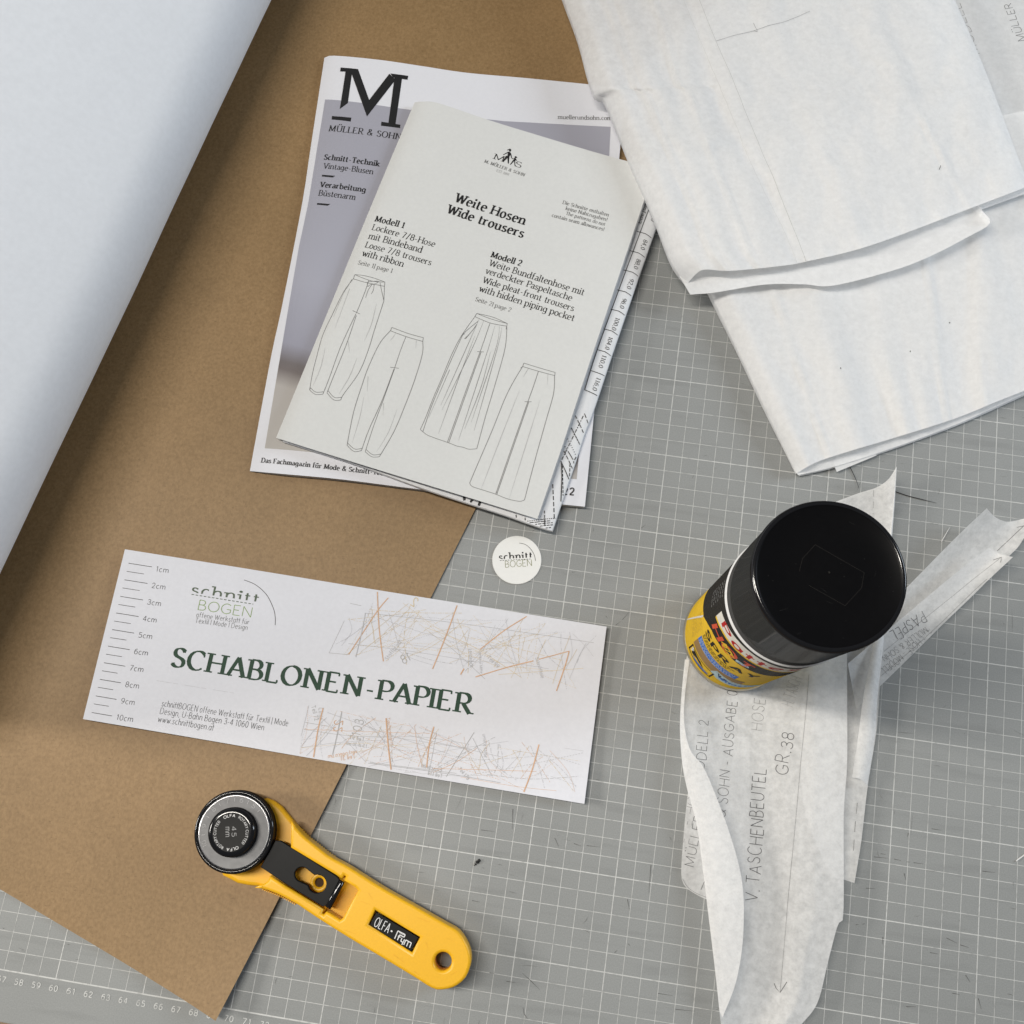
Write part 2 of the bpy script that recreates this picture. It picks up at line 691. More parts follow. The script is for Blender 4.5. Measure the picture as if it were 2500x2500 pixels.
# uppercase (cap height 1)
G('A', .72, 'M0 0 L.36 1|M.36 1 L.72 0|M.13 .34 L.59 .34', 'F0 0 F.72 0')
G('B', .54, 'M0 0 L0 1|M0 1 L.22 1 A.22 .76 .24 .24 90 -90 L0 .52|M.1 .52 L.26 .52 A.26 .26 .28 .26 90 -90 L0 0', 'L0 0 L0 1')
G('C', .70, 'A.40 .5 .40 .5 48 312', 'V.67 .80')
G('D', .68, 'M0 0 L0 1|M0 1 L.24 1 A.24 .5 .44 .5 90 -90 L0 0', 'L0 0 L0 1')
G('E', .50, 'M0 0 L0 1|M0 1 L.47 1|M0 .52 L.38 .52|M0 0 L.5 0', 'L0 0 L0 1 V.47 .93 V.5 .07')
G('F', .48, 'M0 0 L0 1|M0 1 L.48 1|M0 .52 L.38 .52', 'F0 0 L0 1 V.48 .93')
G('G', .74, 'A.40 .5 .40 .5 48 318|M.42 .44 L.72 .44|M.71 .44 L.71 .14', 'V.67 .80')
G('H', .66, 'M0 0 L0 1|M.66 0 L.66 1|M0 .52 L.66 .52', 'F0 0 F0 1 F.66 0 F.66 1')
G('I', .02, 'M.01 0 L.01 1', 'F.01 0 F.01 1')
G('J', .34, 'M.32 1 L.32 .24 A.12 .24 .2 .24 0 -120', 'F.32 1')
G('K', .60, 'M0 0 L0 1|M.56 1 L.02 .44|M.2 .62 L.6 0', 'F0 0 F0 1 F.6 0 F.56 1')
G('L', .48, 'M0 0 L0 1|M0 0 L.48 0', 'L0 0 F0 1 V.48 .08')
G('M', .86, 'M.03 0 L.06 1|M.06 1 L.43 .08|M.43 .08 L.80 1|M.80 1 L.83 0', 'F.03 0 L.06 1 F.83 0 R.80 1')
G('N', .68, 'M.02 0 L.02 1|M.02 1 L.66 0|M.66 0 L.66 1', 'F.02 0 L.02 1 F.66 1')
G('O', .80, 'A.40 .5 .40 .5 90 450')
G('P', .52, 'M0 0 L0 1|M0 1 L.24 1 A.24 .73 .28 .27 90 -90 L.02 .46', 'F0 0 L0 1')
G('Q', .80, 'A.40 .5 .40 .5 90 450|M.45 .2 L.8 -.12')
G('R', .58, 'M0 0 L0 1|M0 1 L.24 1 A.24 .74 .27 .26 90 -90 L.02 .48|M.24 .48 L.58 0', 'F0 0 L0 1 R.58 0')
G('S', .50, 'M.46 .84 C.38 1.04 .02 1.06 .02 .76 C.02 .46 .5 .56 .5 .26 C.5 -.08 .08 -.04 .0 .18', 'V.46 .88 V.0 .12')
G('T', .60, 'M.30 0 L.30 1|M0 1 L.60 1', 'F.30 0 V0 .93 V.6 .93')
G('U', .64, 'M0 1 L0 .33 A.32 .33 .32 .33 180 360 L.64 1', 'F0 1 F.64 1')
G('V', .68, 'M0 1 L.34 0|M.34 0 L.68 1', 'F0 1 F.68 1')
G('W', 1.0, 'M0 1 L.26 0|M.26 0 L.5 .92|M.5 .92 L.74 0|M.74 0 L1.0 1', 'F0 1 F1.0 1')
G('X', .62, 'M0 1 L.62 0|M.6 1 L.02 0', 'F0 1 F.62 0 F.6 1 F.02 0')
G('Y', .62, 'M0 1 L.31 .5|M.62 1 L.31 .5|M.31 .5 L.31 0', 'F0 1 F.62 1 F.31 0')
G('Z', .58, 'M.03 1 L.56 1|M.56 1 L.0 0|M0 0 L.58 0')
# lowercase (x-height .66)
G('a', .44, 'M.40 .44 L.40 0|M.05 .56 C.14 .70 .40 .70 .40 .44|M.40 .37 C.2 .37 .02 .34 .02 .16 C.02 -.05 .3 -.03 .40 .14', 'R.41 0')
G('b', .48, 'M0 .02 L0 1.06|A.23 .33 .24 .34 165 -165', 'L0 1.06')
G('c', .42, 'A.24 .33 .24 .34 52 312')
G('d', .48, 'M.47 0 L.47 1.06|A.24 .33 .24 .34 15 345', 'L.47 1.06 R.47 0')
G('e', .46, 'M.02 .37 L.45 .37|A.24 .33 .235 .34 5 312')
G('f', .32, 'M.12 0 L.12 .84 C.12 1.06 .28 1.08 .36 1.02|M-.02 .64 L.30 .64', 'F.12 0')
G('g', .47, 'A.23 .34 .23 .32 15 345|M.46 .66 L.46 -.08 C.46 -.36 .1 -.34 .02 -.22')
G('h', .46, 'M0 0 L0 1.06|M0 .42 C.08 .72 .45 .76 .45 .40 L.45 0', 'F0 0 L0 1.06 F.45 0')
G('i', .02, 'M.01 0 L.01 .66|D.01 .92', 'F.01 0 L.01 .66')
G('j', .1, 'M.1 .66 L.1 -.1 C.1 -.3 -.05 -.3 -.1 -.26|D.1 .92', 'L.1 .66')
G('k', .46, 'M0 0 L0 1.06|M.42 .66 L.02 .28|M.16 .42 L.46 0', 'F0 0 L0 1.06 F.46 0 F.42 .66')
G('l', .02, 'M.01 0 L.01 1.06', 'F.01 0 L.01 1.06')
G('m', .78, 'M0 0 L0 .66|M0 .42 C.06 .74 .39 .76 .39 .42 L.39 0|M.39 .42 C.45 .74 .78 .76 .78 .42 L.78 0', 'F0 0 L0 .66 F.39 0 F.78 0')
G('n', .46, 'M0 0 L0 .66|M0 .42 C.08 .74 .45 .76 .45 .40 L.45 0', 'F0 0 L0 .66 F.45 0')
G('o', .48, 'A.24 .33 .24 .34 90 450')
G('p', .48, 'M0 .66 L0 -.34|A.23 .33 .24 .34 165 -165', 'L0 .66 F0 -.34')
G('q', .48, 'M.47 .66 L.47 -.34|A.24 .33 .24 .34 15 345', 'F.47 -.34')
G('r', .32, 'M0 0 L0 .66|M0 .40 C.06 .64 .2 .70 .32 .62', 'F0 0 L0 .66')
G('s', .38, 'M.34 .56 C.28 .70 .03 .70 .03 .50 C.03 .30 .37 .38 .37 .17 C.37 -.05 .06 -.04 .0 .12')
G('t', .30, 'M.11 .88 L.11 .18 C.11 -.05 .26 -.03 .31 .06|M-.02 .64 L.29 .64')
G('u', .46, 'M.01 .66 L.01 .24 C.01 -.08 .38 -.06 .45 .2|M.45 .66 L.45 0', 'L.01 .66 L.45 .66 R.45 0')
G('v', .46, 'M0 .66 L.23 0|M.23 0 L.46 .66', 'F0 .66 F.46 .66')
G('w', .70, 'M0 .66 L.18 0|M.18 0 L.35 .58|M.35 .58 L.52 0|M.52 0 L.70 .66', 'F0 .66 F.70 .66')
G('x', .44, 'M0 .66 L.44 0|M.43 .66 L.01 0', 'F0 .66 F.43 .66 F.01 0 F.44 0')
G('y', .46, 'M0 .66 L.24 0|M.46 .66 L.24 0 L.12 -.28 L0 -.32', 'F0 .66 F.46 .66')
G('z', .40, 'M.02 .64 L.38 .64|M.38 .64 L.0 .02|M0 .02 L.4 .02')
# digits
G('0', .50, 'A.25 .5 .25 .5 90 450')
G('1', .26, 'M.16 0 L.16 1|M.16 1 L0 .80', 'F.16 0')
G('2', .50, 'M.03 .76 C.05 1.08 .48 1.08 .46 .72 C.44 .48 .16 .3 .02 .02|M.02 .02 L.5 .02')
G('3', .48, 'M.04 .84 C.14 1.06 .46 1.04 .45 .76 C.44 .56 .3 .53 .18 .53 C.34 .53 .48 .46 .48 .27 C.48 -.06 .12 -.06 .0 .16')
G('4', .52, 'M.38 0 L.38 1|M.38 1 L.0 .28|M0 .27 L.52 .27')
G('5', .48, 'M.44 .98 L.08 .98|M.08 .98 L.06 .56 C.2 .66 .48 .62 .48 .32 C.48 -.06 .12 -.06 .0 .12')
G('6', .50, 'M.44 .92 C.26 1.06 .02 .86 .02 .36|A.26 .31 .24 .31 90 450')
G('7', .48, 'M.0 .98 L.48 .98|M.48 .98 L.14 0')
G('8', .50, 'A.25 .75 .22 .25 90 450|A.25 .26 .25 .27 90 450')
G('9', .50, 'A.25 .68 .24 .31 90 450|M.49 .62 C.49 .2 .3 .0 .06 .04')
G('-', .28, 'M0 .36 L.28 .36')
G('/', .40, 'M0 -.1 L.40 1.05')
G('|', .02, 'M.01 -.15 L.01 1.05')
G('!', .04, 'M.02 1 L.02 .3|D.02 .05')
G('.', .06, 'D.03 .05')
G(',', .06, 'M.06 .06 L.0 -.16')
G('&', .72, 'M.70 0 L.2 .66 C.06 .86 .2 1.02 .34 1.0 C.5 .98 .5 .76 .34 .66 C.14 .54 .02 .44 .02 .24 C.02 -.08 .46 -.1 .66 .44')
G('·', .16, 'D.08 .45')
G('*', .2, 'D.1 .5')
SANS = {
    'a': (.48, 'A.24 .33 .24 .34 15 345|M.47 .66 L.47 0', ''),
    'f': (.28, 'M.10 0 L.10 .84 C.10 1.04 .22 1.06 .28 1.04|M-.04 .64 L.26 .64', ''),
    't': (.24, 'M.11 1.0 L.11 0|M-.10 .64 L.32 .64', ''),
    'y': (.46, 'M0 .66 L.23 0|M.46 .66 L.10 -.32', ''),
}
for base, ac in (('U', 'Ü'), ('u', 'ü')):
    w, st, sf = GL[base]
    yy = 1.22 if base == 'U' else .92
    GL[ac] = (w, st + '|D%.2f %.2f|D%.2f %.2f' % (w * .28, yy, w * .72, yy), sf)


def parse(st):
    """-> list of point lists, or ('dot', x, y)"""
    import re
    out = []
    for sub in st.split('|'):
        pts = []
        for cmd, args in re.findall(r'([MLACD])([^MLACD]*)', sub):
            a = [float(t) for t in args.split()]
            if cmd in 'ML':
                pts.append(Vector((a[0], a[1])))
            elif cmd == 'A':
                n = max(4, int(abs(a[5] - a[4]) / 20))
                for k in range(n + 1):
                    t = math.radians(a[4] + (a[5] - a[4]) * k / n)
                    q = Vector((a[0] + a[2] * math.cos(t), a[1] + a[3] * math.sin(t)))
                    if not pts or (q - pts[-1]).length > 1e-4:
                        pts.append(q)
            elif cmd == 'C':
                p0 = pts[-1]
                p1, p2, p3 = Vector(a[0:2]), Vector(a[2:4]), Vector(a[4:6])
                for k in range(1, 9):
                    t = k / 8
                    pts.append(p0 * (1 - t) ** 3 + p1 * 3 * t * (1 - t) ** 2 + p2 * 3 * t * t * (1 - t) + p3 * t ** 3)
            elif cmd == 'D':
                out.append(('dot', a[0], a[1]))
        # break at sharp corners
        cur = []
        for i, p in enumerate(pts):
            cur.append(p)
            if 0 < i < len(pts) - 1:
                d0, d1 = (pts[i] - pts[i - 1]), (pts[i + 1] - pts[i])
                if d0.length > 1e-6 and d1.length > 1e-6 and d0.angle(d1) > 0.9:
                    out.append(cur)
                    cur = [p]
        if len(cur) > 1:
            out.append(cur)
    return out


CACHE = {}
STY = {  # thick, thin, pen angle, serif length, letter gap, space, sans?
    'serif': (.135, .060, 14, .085, .29, .33, False),
    'bold': (.210, .090, 14, .085, .345, .33, False),
    'title': (.225, .065, 16, .085, .33, .3, False),
    'didone': (.15, .045, 0, .09, .34, .40, False),
    'sans': (.085, .085, 0, 0, .25, .36, True),
    'light': (.062, .062, 0, 0, .19, .3, True),
    'heavy': (.20, .18, 0, 0, .30, .32, True),
    'slab': (.18, .10, 0, .10, .36, .3, False),
    'hand': (.052, .052, 0, 0, .24, .40, True),
}


RL, RR = set('CGOQScdegoqsa0346893&'), set('BDOPSbopes0356893C&ca')
OL, OR = set('AVWYTJ7vwytxzf'), set('AVWYTLKRPF7vwyrtxzfk')


def kern(a, b, sans):
    """optical spacing: round and open sides stand closer"""
    if sans:
        return 0
    k = 0
    if a in RR:
        k -= .055
    if b in RL:
        k -= .055
    if a in OR:
        k -= .065
    if b in OL:
        k -= .055
    return k


def glyph(ch, sans):
    g = SANS.get(ch) if sans and ch in SANS else GL.get(ch)
    return g if g else GL['*']


def twidth(s, style):
    th, tn, an, sl, gap, sp, sans = STY[style]
    x = 0
    for i, ch in enumerate(s):
        if ch == ' ':
            x += sp
            continue
        x += glyph(ch, sans)[0] + (gap if i < len(s) - 1 else 0)
        if i < len(s) - 1 and s[i + 1] != ' ':
            x += kern(ch, s[i + 1], sans)
    return x


def text(mb, S, s, p0, p1, mat, style='serif', hpx=None, clip=None, mirror=False, plan=None, wmul=1.0, jit=0.0, slant=0.0, track=0.0):
    """p0,p1: ends of the base line in photo pixels (or plan points); letters stand to the left of that direction"""
    th, tn, an, sl, gap, sp, sans = STY[style]
    th, tn = th * wmul, tn * wmul
    W0, W1 = plan if plan else (S.hit(*p0), S.hit(*p1))
    dx = W1 - W0
    Lw = dx.length
    ex = dx / Lw
    ey = Vector((-ex.y, ex.x))
    tot = twidth(s, style) + track * (len(s) - 1)
    sx = Lw / tot
    sy = sx
    if hpx:
        sy = hpx / 1000.0
    pen = math.radians(an)
    e1 = Vector((math.cos(pen), math.sin(pen)))
    e2 = Vector((-e1.y, e1.x))
    sw = min(sx, sy) if hpx else sx
    x0 = 0

    def tw(p):
        px = (tot - p.x) if mirror else p.x
        return W0 + ex * (px * sx + slant * p.y * sy) + ey * (p.y * sy)

    def hw(d):
        n = Vector((-d.y, d.x))
        return math.sqrt((th * n.dot(e1)) ** 2 + (tn * n.dot(e2)) ** 2)
    for i, ch in enumerate(s):
        if ch == ' ':
            x0 += sp + track
            continue
        w, st, sf = glyph(ch, sans)
        key = (ch, sans)
        if key not in CACHE:
            CACHE[key] = parse(st)
        jy = (random.random() - .5) * jit
        js = 1 + (random.random() - .5) * jit * 1.2
        for stk in CACHE[key]:
            if stk[0] == 'dot':
                r = max(th * .62, .05)
                c = Vector((stk[1] + x0, stk[2] + jy))
                if clip is not None and c.y < clip:
                    continue
                fill2(mb, S, [tw(c + Vector((r * math.cos(a * math.pi / 4), r * math.sin(a * math.pi / 4)))) for a in range(8)], mat, 1)
                continue
            pts = [Vector((p.x + x0, p.y * js + jy)) for p in stk]
            if clip is not None:
                q = []
                for k in range(len(pts)):
                    if pts[k].y >= clip:
                        if k and pts[k - 1].y < clip:
                            t = (clip - pts[k - 1].y) / (pts[k].y - pts[k - 1].y)
                            q.append(pts[k - 1].lerp(pts[k], t))
                        q.append(pts[k])
                    elif k and pts[k - 1].y >= clip:
                        t = (clip - pts[k - 1].y) / (pts[k].y - pts[k - 1].y)
                        q.append(pts[k - 1].lerp(pts[k], t))
                        if len(q) > 1:
                            _st(mb, S, q, hw, tw, sw, mat)
                        q = []
                pts = q
                if len(pts) < 2:
                    continue
            _st(mb, S, pts, hw, tw, sw, mat)
        if not sans and sf and sl:
            import re
            for kind, a, b in re.findall(r'([FLRV])([-.\d]+) ([-.\d]+)', sf):
                a, b = float(a) + x0, float(b) + jy
                if clip is not None and b < clip:
                    continue
                if kind == 'V':
                    y0 = b - .09
                    q = [Vector((a, b - .08)), Vector((a, b + .08))]
                else:
                    l = sl + th * .5
                    a0 = a - l if kind in 'FL' else a - th * .3
                    a1 = a + l if kind in 'FR' else a + th * .3
                    yy = b + tn * .5 if b < .5 else b - tn * .5
                    q = [Vector((a0, yy)), Vector((a1, yy))]
                n = [tw(p) for p in q]
                wv = tn * 1.1 if kind != 'V' else tn * 1.3
                ribbon(mb, S, n, [wv * sw] * 2, mat, 1)
        x0 += w + gap + track
        if i < len(s) - 1 and s[i + 1] != ' ':
            x0 += kern(ch, s[i + 1], sans)


def _st(mb, S, pts, hw, tw, sw, mat):
    # extend butt ends a touch so that joins close
    ws = []
    for k in range(len(pts)):
        d = pts[min(k + 1, len(pts) - 1)] - pts[max(k - 1, 0)]
        if d.length < 1e-9:
            d = Vector((1, 0))
        ws.append(hw(d.normalized()) * sw)
    ribbon(mb, S, [tw(p) for p in pts], ws, mat, 1)


# ------------------------------------------------------------------ prisms with holes (2D curve fill)
def prism(mb, outer, holes, z0, z1, bevel, mat, res=3):
    cu = bpy.data.curves.new('tmp', 'CURVE')
    cu.dimensions = '2D'
    cu.fill_mode = 'BOTH'
    for loop in [outer] + list(holes):
        sp = cu.splines.new('POLY')
        sp.points.add(len(loop) - 1)
        for p, q in zip(sp.points, loop):
            p.co = (q[0], q[1], 0, 1)
        sp.use_cyclic_u = True
    cu.extrude = (z1 - z0) / 2 - bevel
    cu.bevel_depth = bevel
    cu.bevel_resolution = res
    cu.offset = -bevel
    ob = bpy.data.objects.new('tmp', cu)
    COL.objects.link(ob)
    dg = bpy.context.evaluated_depsgraph_get()
    me = ob.evaluated_get(dg).to_mesh()
    zc = (z0 + z1) / 2
    ids = mb.add([(v.co.x, v.co.y, v.co.z + zc) for v in me.vertices])
    for p in me.polygons:
        flatf = abs(p.normal.z) > 0.99
        mb.face([ids[i] for i in p.vertices], mat, not flatf)
    ob.evaluated_get(dg).to_mesh_clear()
    bpy.data.objects.remove(ob)
    bpy.data.curves.remove(cu)


def xy(pxs, z):
    return [Vector((p.x, p.y)) for p in (at(a, b, z) for a, b in pxs)]


def smooth2(pts, n):
    """closed Catmull-Rom"""
    out = []
    N = len(pts)
    for i in range(N):
        p0, p1, p2, p3 = pts[i - 1], pts[i], pts[(i + 1) % N], pts[(i + 2) % N]
        for k in range(n):
            t = k / n
            out.append(0.5 * ((2 * p1) + (p2 - p0) * t + (2 * p0 - 5 * p1 + 4 * p2 - p3) * t * t + (3 * p1 - p0 - 3 * p2 + p3) * t ** 3))
    return out


def circle2(c, r, n=40):
    return [Vector((c[0] + r * math.cos(2 * math.pi * k / n), c[1] + r * math.sin(2 * math.pi * k / n))) for k in range(n)]


def lathe(mb, c, prof, mat, n=96, smooth=True, cap_top=False, cap_bot=False):
    """prof: (radius, z) list from bottom to top"""
    rows = [[(c[0] + r * math.cos(2 * math.pi * k / n), c[1] + r * math.sin(2 * math.pi * k / n), z) for k in range(n)] for r, z in prof]
    ids = mb.grid(rows, mat, smooth, closed=True)
    if cap_top:
        mb.face(ids[-1], mat)
    if cap_bot:
        mb.face(ids[0][::-1], mat)
    return ids


# ================================================================== setting
mb = MB()
mb.box((0.75, 0.28, -0.024), (1.3, 0.95, 0.02), 'wood')
tag(mb.build('tabletop'), kind='structure')

# cutting mat with its printed grid, numbers and knife marks
mb = MB()
X0, X1, Y0, Y1 = -0.02, 1.53, -0.0262, 0.93
prism(mb, [Vector((X0, Y0)), Vector((X1, Y0)), Vector((X1, Y1)), Vector((X0, Y1))], [], -0.0035, 0.0, 0.0006, 'mat')
S = Surf(mb.bvh())
for i in range(0, 151):
    x, b = i / 100, i % 5 == 0
    w = (.00054 if b else .00031)
    z = 0.00007
    ends = (0.0, 0.9)
    mb.poly([(x - w / 2, ends[0], z), (x + w / 2, ends[0], z), (x + w / 2, ends[1], z), (x - w / 2, ends[1], z)], 'print')
for j in range(0, 91):
    y, b = j / 100, j % 5 == 0
    w = (.00056 if b else .00032) if j else .00075
    z = 0.00009
    mb.poly([(0, y - w / 2, z), (1.5, y - w / 2, z), (1.5, y + w / 2, z), (0, y + w / 2, z)], 'print')
for i in range(40, 112):
    s = str(i)
    wid = 0.0046 if i < 100 else 0.0066
    text(mb, S, s, None, None, 'print', 'heavy', hpx=2.9, plan=(Vector((i / 100 - wid / 2, -.0062)), Vector((i / 100 + wid / 2, -.0062))), wmul=.85)
for k in range(620):
    x, y = random.uniform(.45, 1.2), random.uniform(.01, .75)
    r = random.random()
    a = random.gauss(0, .12) if r < .62 else (math.pi / 2 + random.gauss(0, .1) if r < .8 else random.uniform(0, 3.14))
    l = random.uniform(.001, .006) if random.random() < .85 else random.uniform(.006, .016)
    w = random.uniform(.00010, .00024)
    d = Vector((math.cos(a), math.sin(a)))
    n = Vector((-d.y, d.x)) * w
    p, q = Vector((x, y)) - d * l / 2, Vector((x, y)) + d * l / 2
    z = .00012 + k * 1.5e-7
    mm = (p + q) / 2 + n * random.uniform(-3, 3)
    mb.poly([(p.x, p.y, z), (mm.x - n.x / 2, mm.y - n.y / 2, z), (q.x, q.y, z), (mm.x + n.x / 2, mm.y + n.y / 2, z)], 'scratch' if random.random() < .16 else 'scratch2')
z8 = zm(2000, 2000, .2588)
for pts in (((515, 355), (650, 368)), ((705, 375), (770, 390)), ((825, 402), (860, 405)), ((890, 410), (980, 420)), ((580, 325), (625, 332)),
            ((440, 650), (525, 655)), ((1060, 90), (1155, 104)), ((840, 130), (833, 170)), ((800, 510), (818, 580)), ((1540, 490), (1660, 503)),
            ((600, 1110), (598, 1180)), ((345, 995), (372, 993)), ((408, 990), (435, 985)), ((1200, 1120), (1300, 1170)), ((1330, 1185), (1410, 1210)),
            ((1380, 1470), (1425, 1540)), ((1500, 1690), (1530, 1795)), ((820, 1768), (910, 1768)), ((1255, 1640), (1325, 1655)), ((1045, 1258), (1120, 1270))):
    line(mb, S, [z8(*p) for p in pts], .28, 'scratch', taper=True)
z8 = zm(1100, 1950, .31056)
for pts in (((490, 80), (486, 240)), ((240, 245), (345, 258)), ((820, 310), (852, 380)), ((970, 352), (1030, 372)), ((1070, 368), (1175, 380)), ((1575, 520), (1558, 745)),
            ((565, 1372), (630, 1430), (700, 1500)), ((440, 1435), (512, 1445)), ((570, 1640), (578, 1690), (605, 1730)), ((1390, 790), (1408, 880)), ((170, 800), (232, 812)),
            ((305, 1368), (345, 1375)), ((1630, 1530), (1745, 1548)), ((1768, 1655), (1920, 1670)), ((1395, 1140), (1412, 1155)), ((1290, 1210), (1310, 1190))):
    line(mb, S, [z8(*p) for p in pts], .26, 'scratch', taper=True)
z8 = zm(1300, 1250, .20704)
for pts in (((980, 1335), (1040, 1290)), ((1060, 1270), (1140, 1180)), ((865, 1225), (885, 1255)), ((1280, 190), (1330, 155)), ((465, 710), (505, 708))):
    line(mb, S, [z8(*p) for p in pts], .24, 'scratch', taper=True)
tag(mb.build('cutting_mat'), 'grey cutting mat with white centimetre grid and edge numbers, covering the table', 'cutting mat')

# kraft sheet
mb = MB()
a0, a1 = at(531, 2489, .006), at(1583, 400, .003)
dr = (a1 - a0).normalized()
b1 = at(0, 2172, .0025)
ds = Vector((b1.x - a0.x, b1.y - a0.y, 0)).normalized()
corner = a0
top_r = a0 + dr * 0.80
rows = []
NU, NV = 60, 90
for j in range(NV + 1):
    v = j / NV
    row = []
    for i in range(NU + 1):
        u = (i / NU) ** 1.6
        p = corner + dr * (0.80 * v) + ds * (0.62 * u)
        dist = 0.62 * u
        lift = 0.0007 + 0.0052 * math.exp(-dist / .035) * (0.12 + 0.88 * math.exp(-v * .8 / .12)) + 0.0035 * math.exp(-(v * .8) / .035) * math.exp(-dist / .10)
        lift += .0006 * nz(p.x, p.y, 12)
        row.append(Vector((p.x, p.y, max(lift, .0004))))
    rows.append(row)
mb.grid(rows, 'kraft', True)
tag(mb.build('kraft_paper'), 'large sheet of brown kraft stencil paper with one corner lifted, lying on the grey mat', 'paper')
kraft_bvh = mb.bvh()

# white sheet rolled over at left
mb = MB()
zb = .0022
e0, e1_ = at(663, 0, zb), at(0, 1400, zb)
d = (e1_ - e0).normalized()
nl = Vector((d.y, -d.x, 0))
if nl.x > 0:
    nl = -nl
l0 = e0
ac, hc = (CC - l0).dot(nl), CC.z - zb
al = math.atan2(hc, ac)
rho = 0.05
axa = rho / math.tan(al / 2)
prof = []
for k in range(0, 25):
    th = math.radians(-88 + (128) * k / 24)
    prof.append((axa - rho * math.cos(th), rho + rho * math.sin(th)))
th = math.radians(70)
px_, pz_ = prof[-1]
sl = math.radians(50)
for k in range(1, 40):
    s_ = .42 * k / 39
    # flattening slope
    an = sl * math.exp(-s_ / .9)
    px_ += .42 / 39 * math.cos(an)
    pz_ += .42 / 39 * math.sin(an)
    prof.append((px_, pz_))
rows = []
tot = (e1_ - e0).length
for k in range(0, 61):
    t = -0.25 + (tot + 0.25 + 0.09) * k / 60
    row = []
    for i, (a, h) in enumerate(prof):
        wv = (.0014 * nz(t, a, 6) + .0005 * nz(t, a, 19)) * min(1, i / 8)
        p = l0 + d * t + nl * a
        row.append((p.x, p.y, zb + h + wv))
    rows.append(row)
mb.grid(rows, 'white', True)
tag(mb.build('white_paper'), 'wide sheet of plain white paper curling over the brown kraft paper at left', 'paper')

# ================================================================== magazine
ma = zm(600, 100, .36232)
mz2 = zm(1000, 200, .36232)
mz3 = zm(600, 600, .36232)
mz4 = zm(1000, 700, .36232)
mag = empty('magazine', 'white fashion magazine with big black M, lilac cover photo, lying under the booklet', 'magazine')


def magz(u, v):
    return .0045 * (1 - math.exp(-u / .055)) * (1 - .35 * u) + .0006 * math.sin(u * 5 + v * 4) + .0004 * nz(u, v, 3)


mb = MB()
topP = P3([(792, 141, .0032), (817, 136, .0032), (926, 146, .0032), (1035, 162, .003), (1143, 178, .003), (1300, 192, .003), (1528, 215, .003)])
botP = P3([(610, 1150, .003), (700, 1158, .003), (830, 1170, .003), (1020, 1194, .003), (1200, 1214, .003), (1428, 1237, .003)])
lefP = P3([(792, 141, .0032), (760, 350, .0034), (737, 500, .0031), (690, 740, .0034), (660, 880, .0031), (610, 1150, .003)])
rigP = P3([(1528, 215, .003), (1516, 340, .003), (1490, 620, .003), (1453, 983, .003), (1428, 1237, .003)])
coons(mb, topP, botP, lefP, rigP, 60, 60, 'cover', magz)
cov_rows = [mb.v[i * 60:(i + 1) * 60] for i in range(60)]
S = Surf(mb.bvh(), .006)
edge_loop = [r[0] for r in cov_rows] + list(cov_rows[-1][1:]) + [r[-1] for r in cov_rows[::-1][1:]]
# photograph on the cover
fill(mb, S, [ma(535, 395), ma(700, 408), ma(1000, 450), (1150, 287), mz2(640, 265), mz2(1355, 303), mz2(1345, 495), (1470, 560), (1440, 800), (1408, 1170), (1200, 1150), (860, 1114), mz3(330, 1380), mz3(128, 1365), mz3(240, 700), mz3(360, 0), ma(420, 1100)], 'photo', .0030, .00009)
S.base = .00022
for poly in (((640, 180), (755, 190), (748, 214), (636, 206)), ((674, 200), (718, 204), (688, 420), (634, 460)),
             ((700, 186), (757, 191), (838, 416), (817, 510)), ((817, 510), (828, 404), (968, 222), (1010, 262)),
             ((975, 220), (1095, 236), (1090, 262), (992, 248)), ((1004, 236), (1054, 248), (1008, 572), (960, 566)),
             ((915, 545), (1042, 566), (1040, 588), (911, 572)), ((582, 507), (712, 518), (707, 544), (579, 530))):
    fill(mb, S, [ma(*p) for p in poly], 'ink', .008)
text(mb, S, 'MÜLLER & SOHN', ma(562, 609), ma(1040, 667), 'ink', 'didone')
text(mb, S, 'Schnitt-Technik', ma(528, 800), ma(895, 846), 'ink', 'bold')
text(mb, S, 'Vintage-Blusen', ma(524, 860), ma(853, 899), 'ink', 'serif')
fill(mb, S, [ma(*p) for p in ((515, 903), (602, 910), (586, 921), (513, 914))], 'ink')
text(mb, S, 'Verarbeitung', ma(502, 985), ma(802, 1020), 'ink', 'bold')
text(mb, S, 'Büstenarm', ma(493, 1043), ma(732, 1072), 'ink', 'serif')
fill(mb, S, [ma(*p) for p in ((482, 1093), (570, 1100), (552, 1111), (480, 1104))], 'ink')
text(mb, S, 'muellerundsohn.com', mz2(1002, 250), mz2(1358, 258), 'ink2', 'serif', wmul=1.1)
text(mb, S, 'Das Fachmagazin für Mode & Schnitt-Technik', mz3(107, 1461), mz3(1010, 1557), 'ink', 'bold')
text(mb, S, '2022', (1342, 1205), (1401, 1209), 'ink', 'heavy', hpx=4.4, wmul=.95)
mb.build('cover', mag)
mb = MB()
rows = []
for f, z in ((0.0, None), (0.6, .0040), (0.9, .0022), (0.4, .0012)):
    row = []
    cx = sum((p.x for p in edge_loop)) / len(edge_loop)
    cy = sum((p.y for p in edge_loop)) / len(edge_loop)
    for p in edge_loop:
        dv = Vector((cx - p.x, cy - p.y)).normalized() * (.0009 * f)
        zz = p.z - .00025 if z is None else min(z, p.z - .0006)
        row.append((p.x + dv.x, p.y + dv.y, zz))
    rows.append(row)
mb.grid(rows, 'pages', False)
mb.build('page_block', mag)

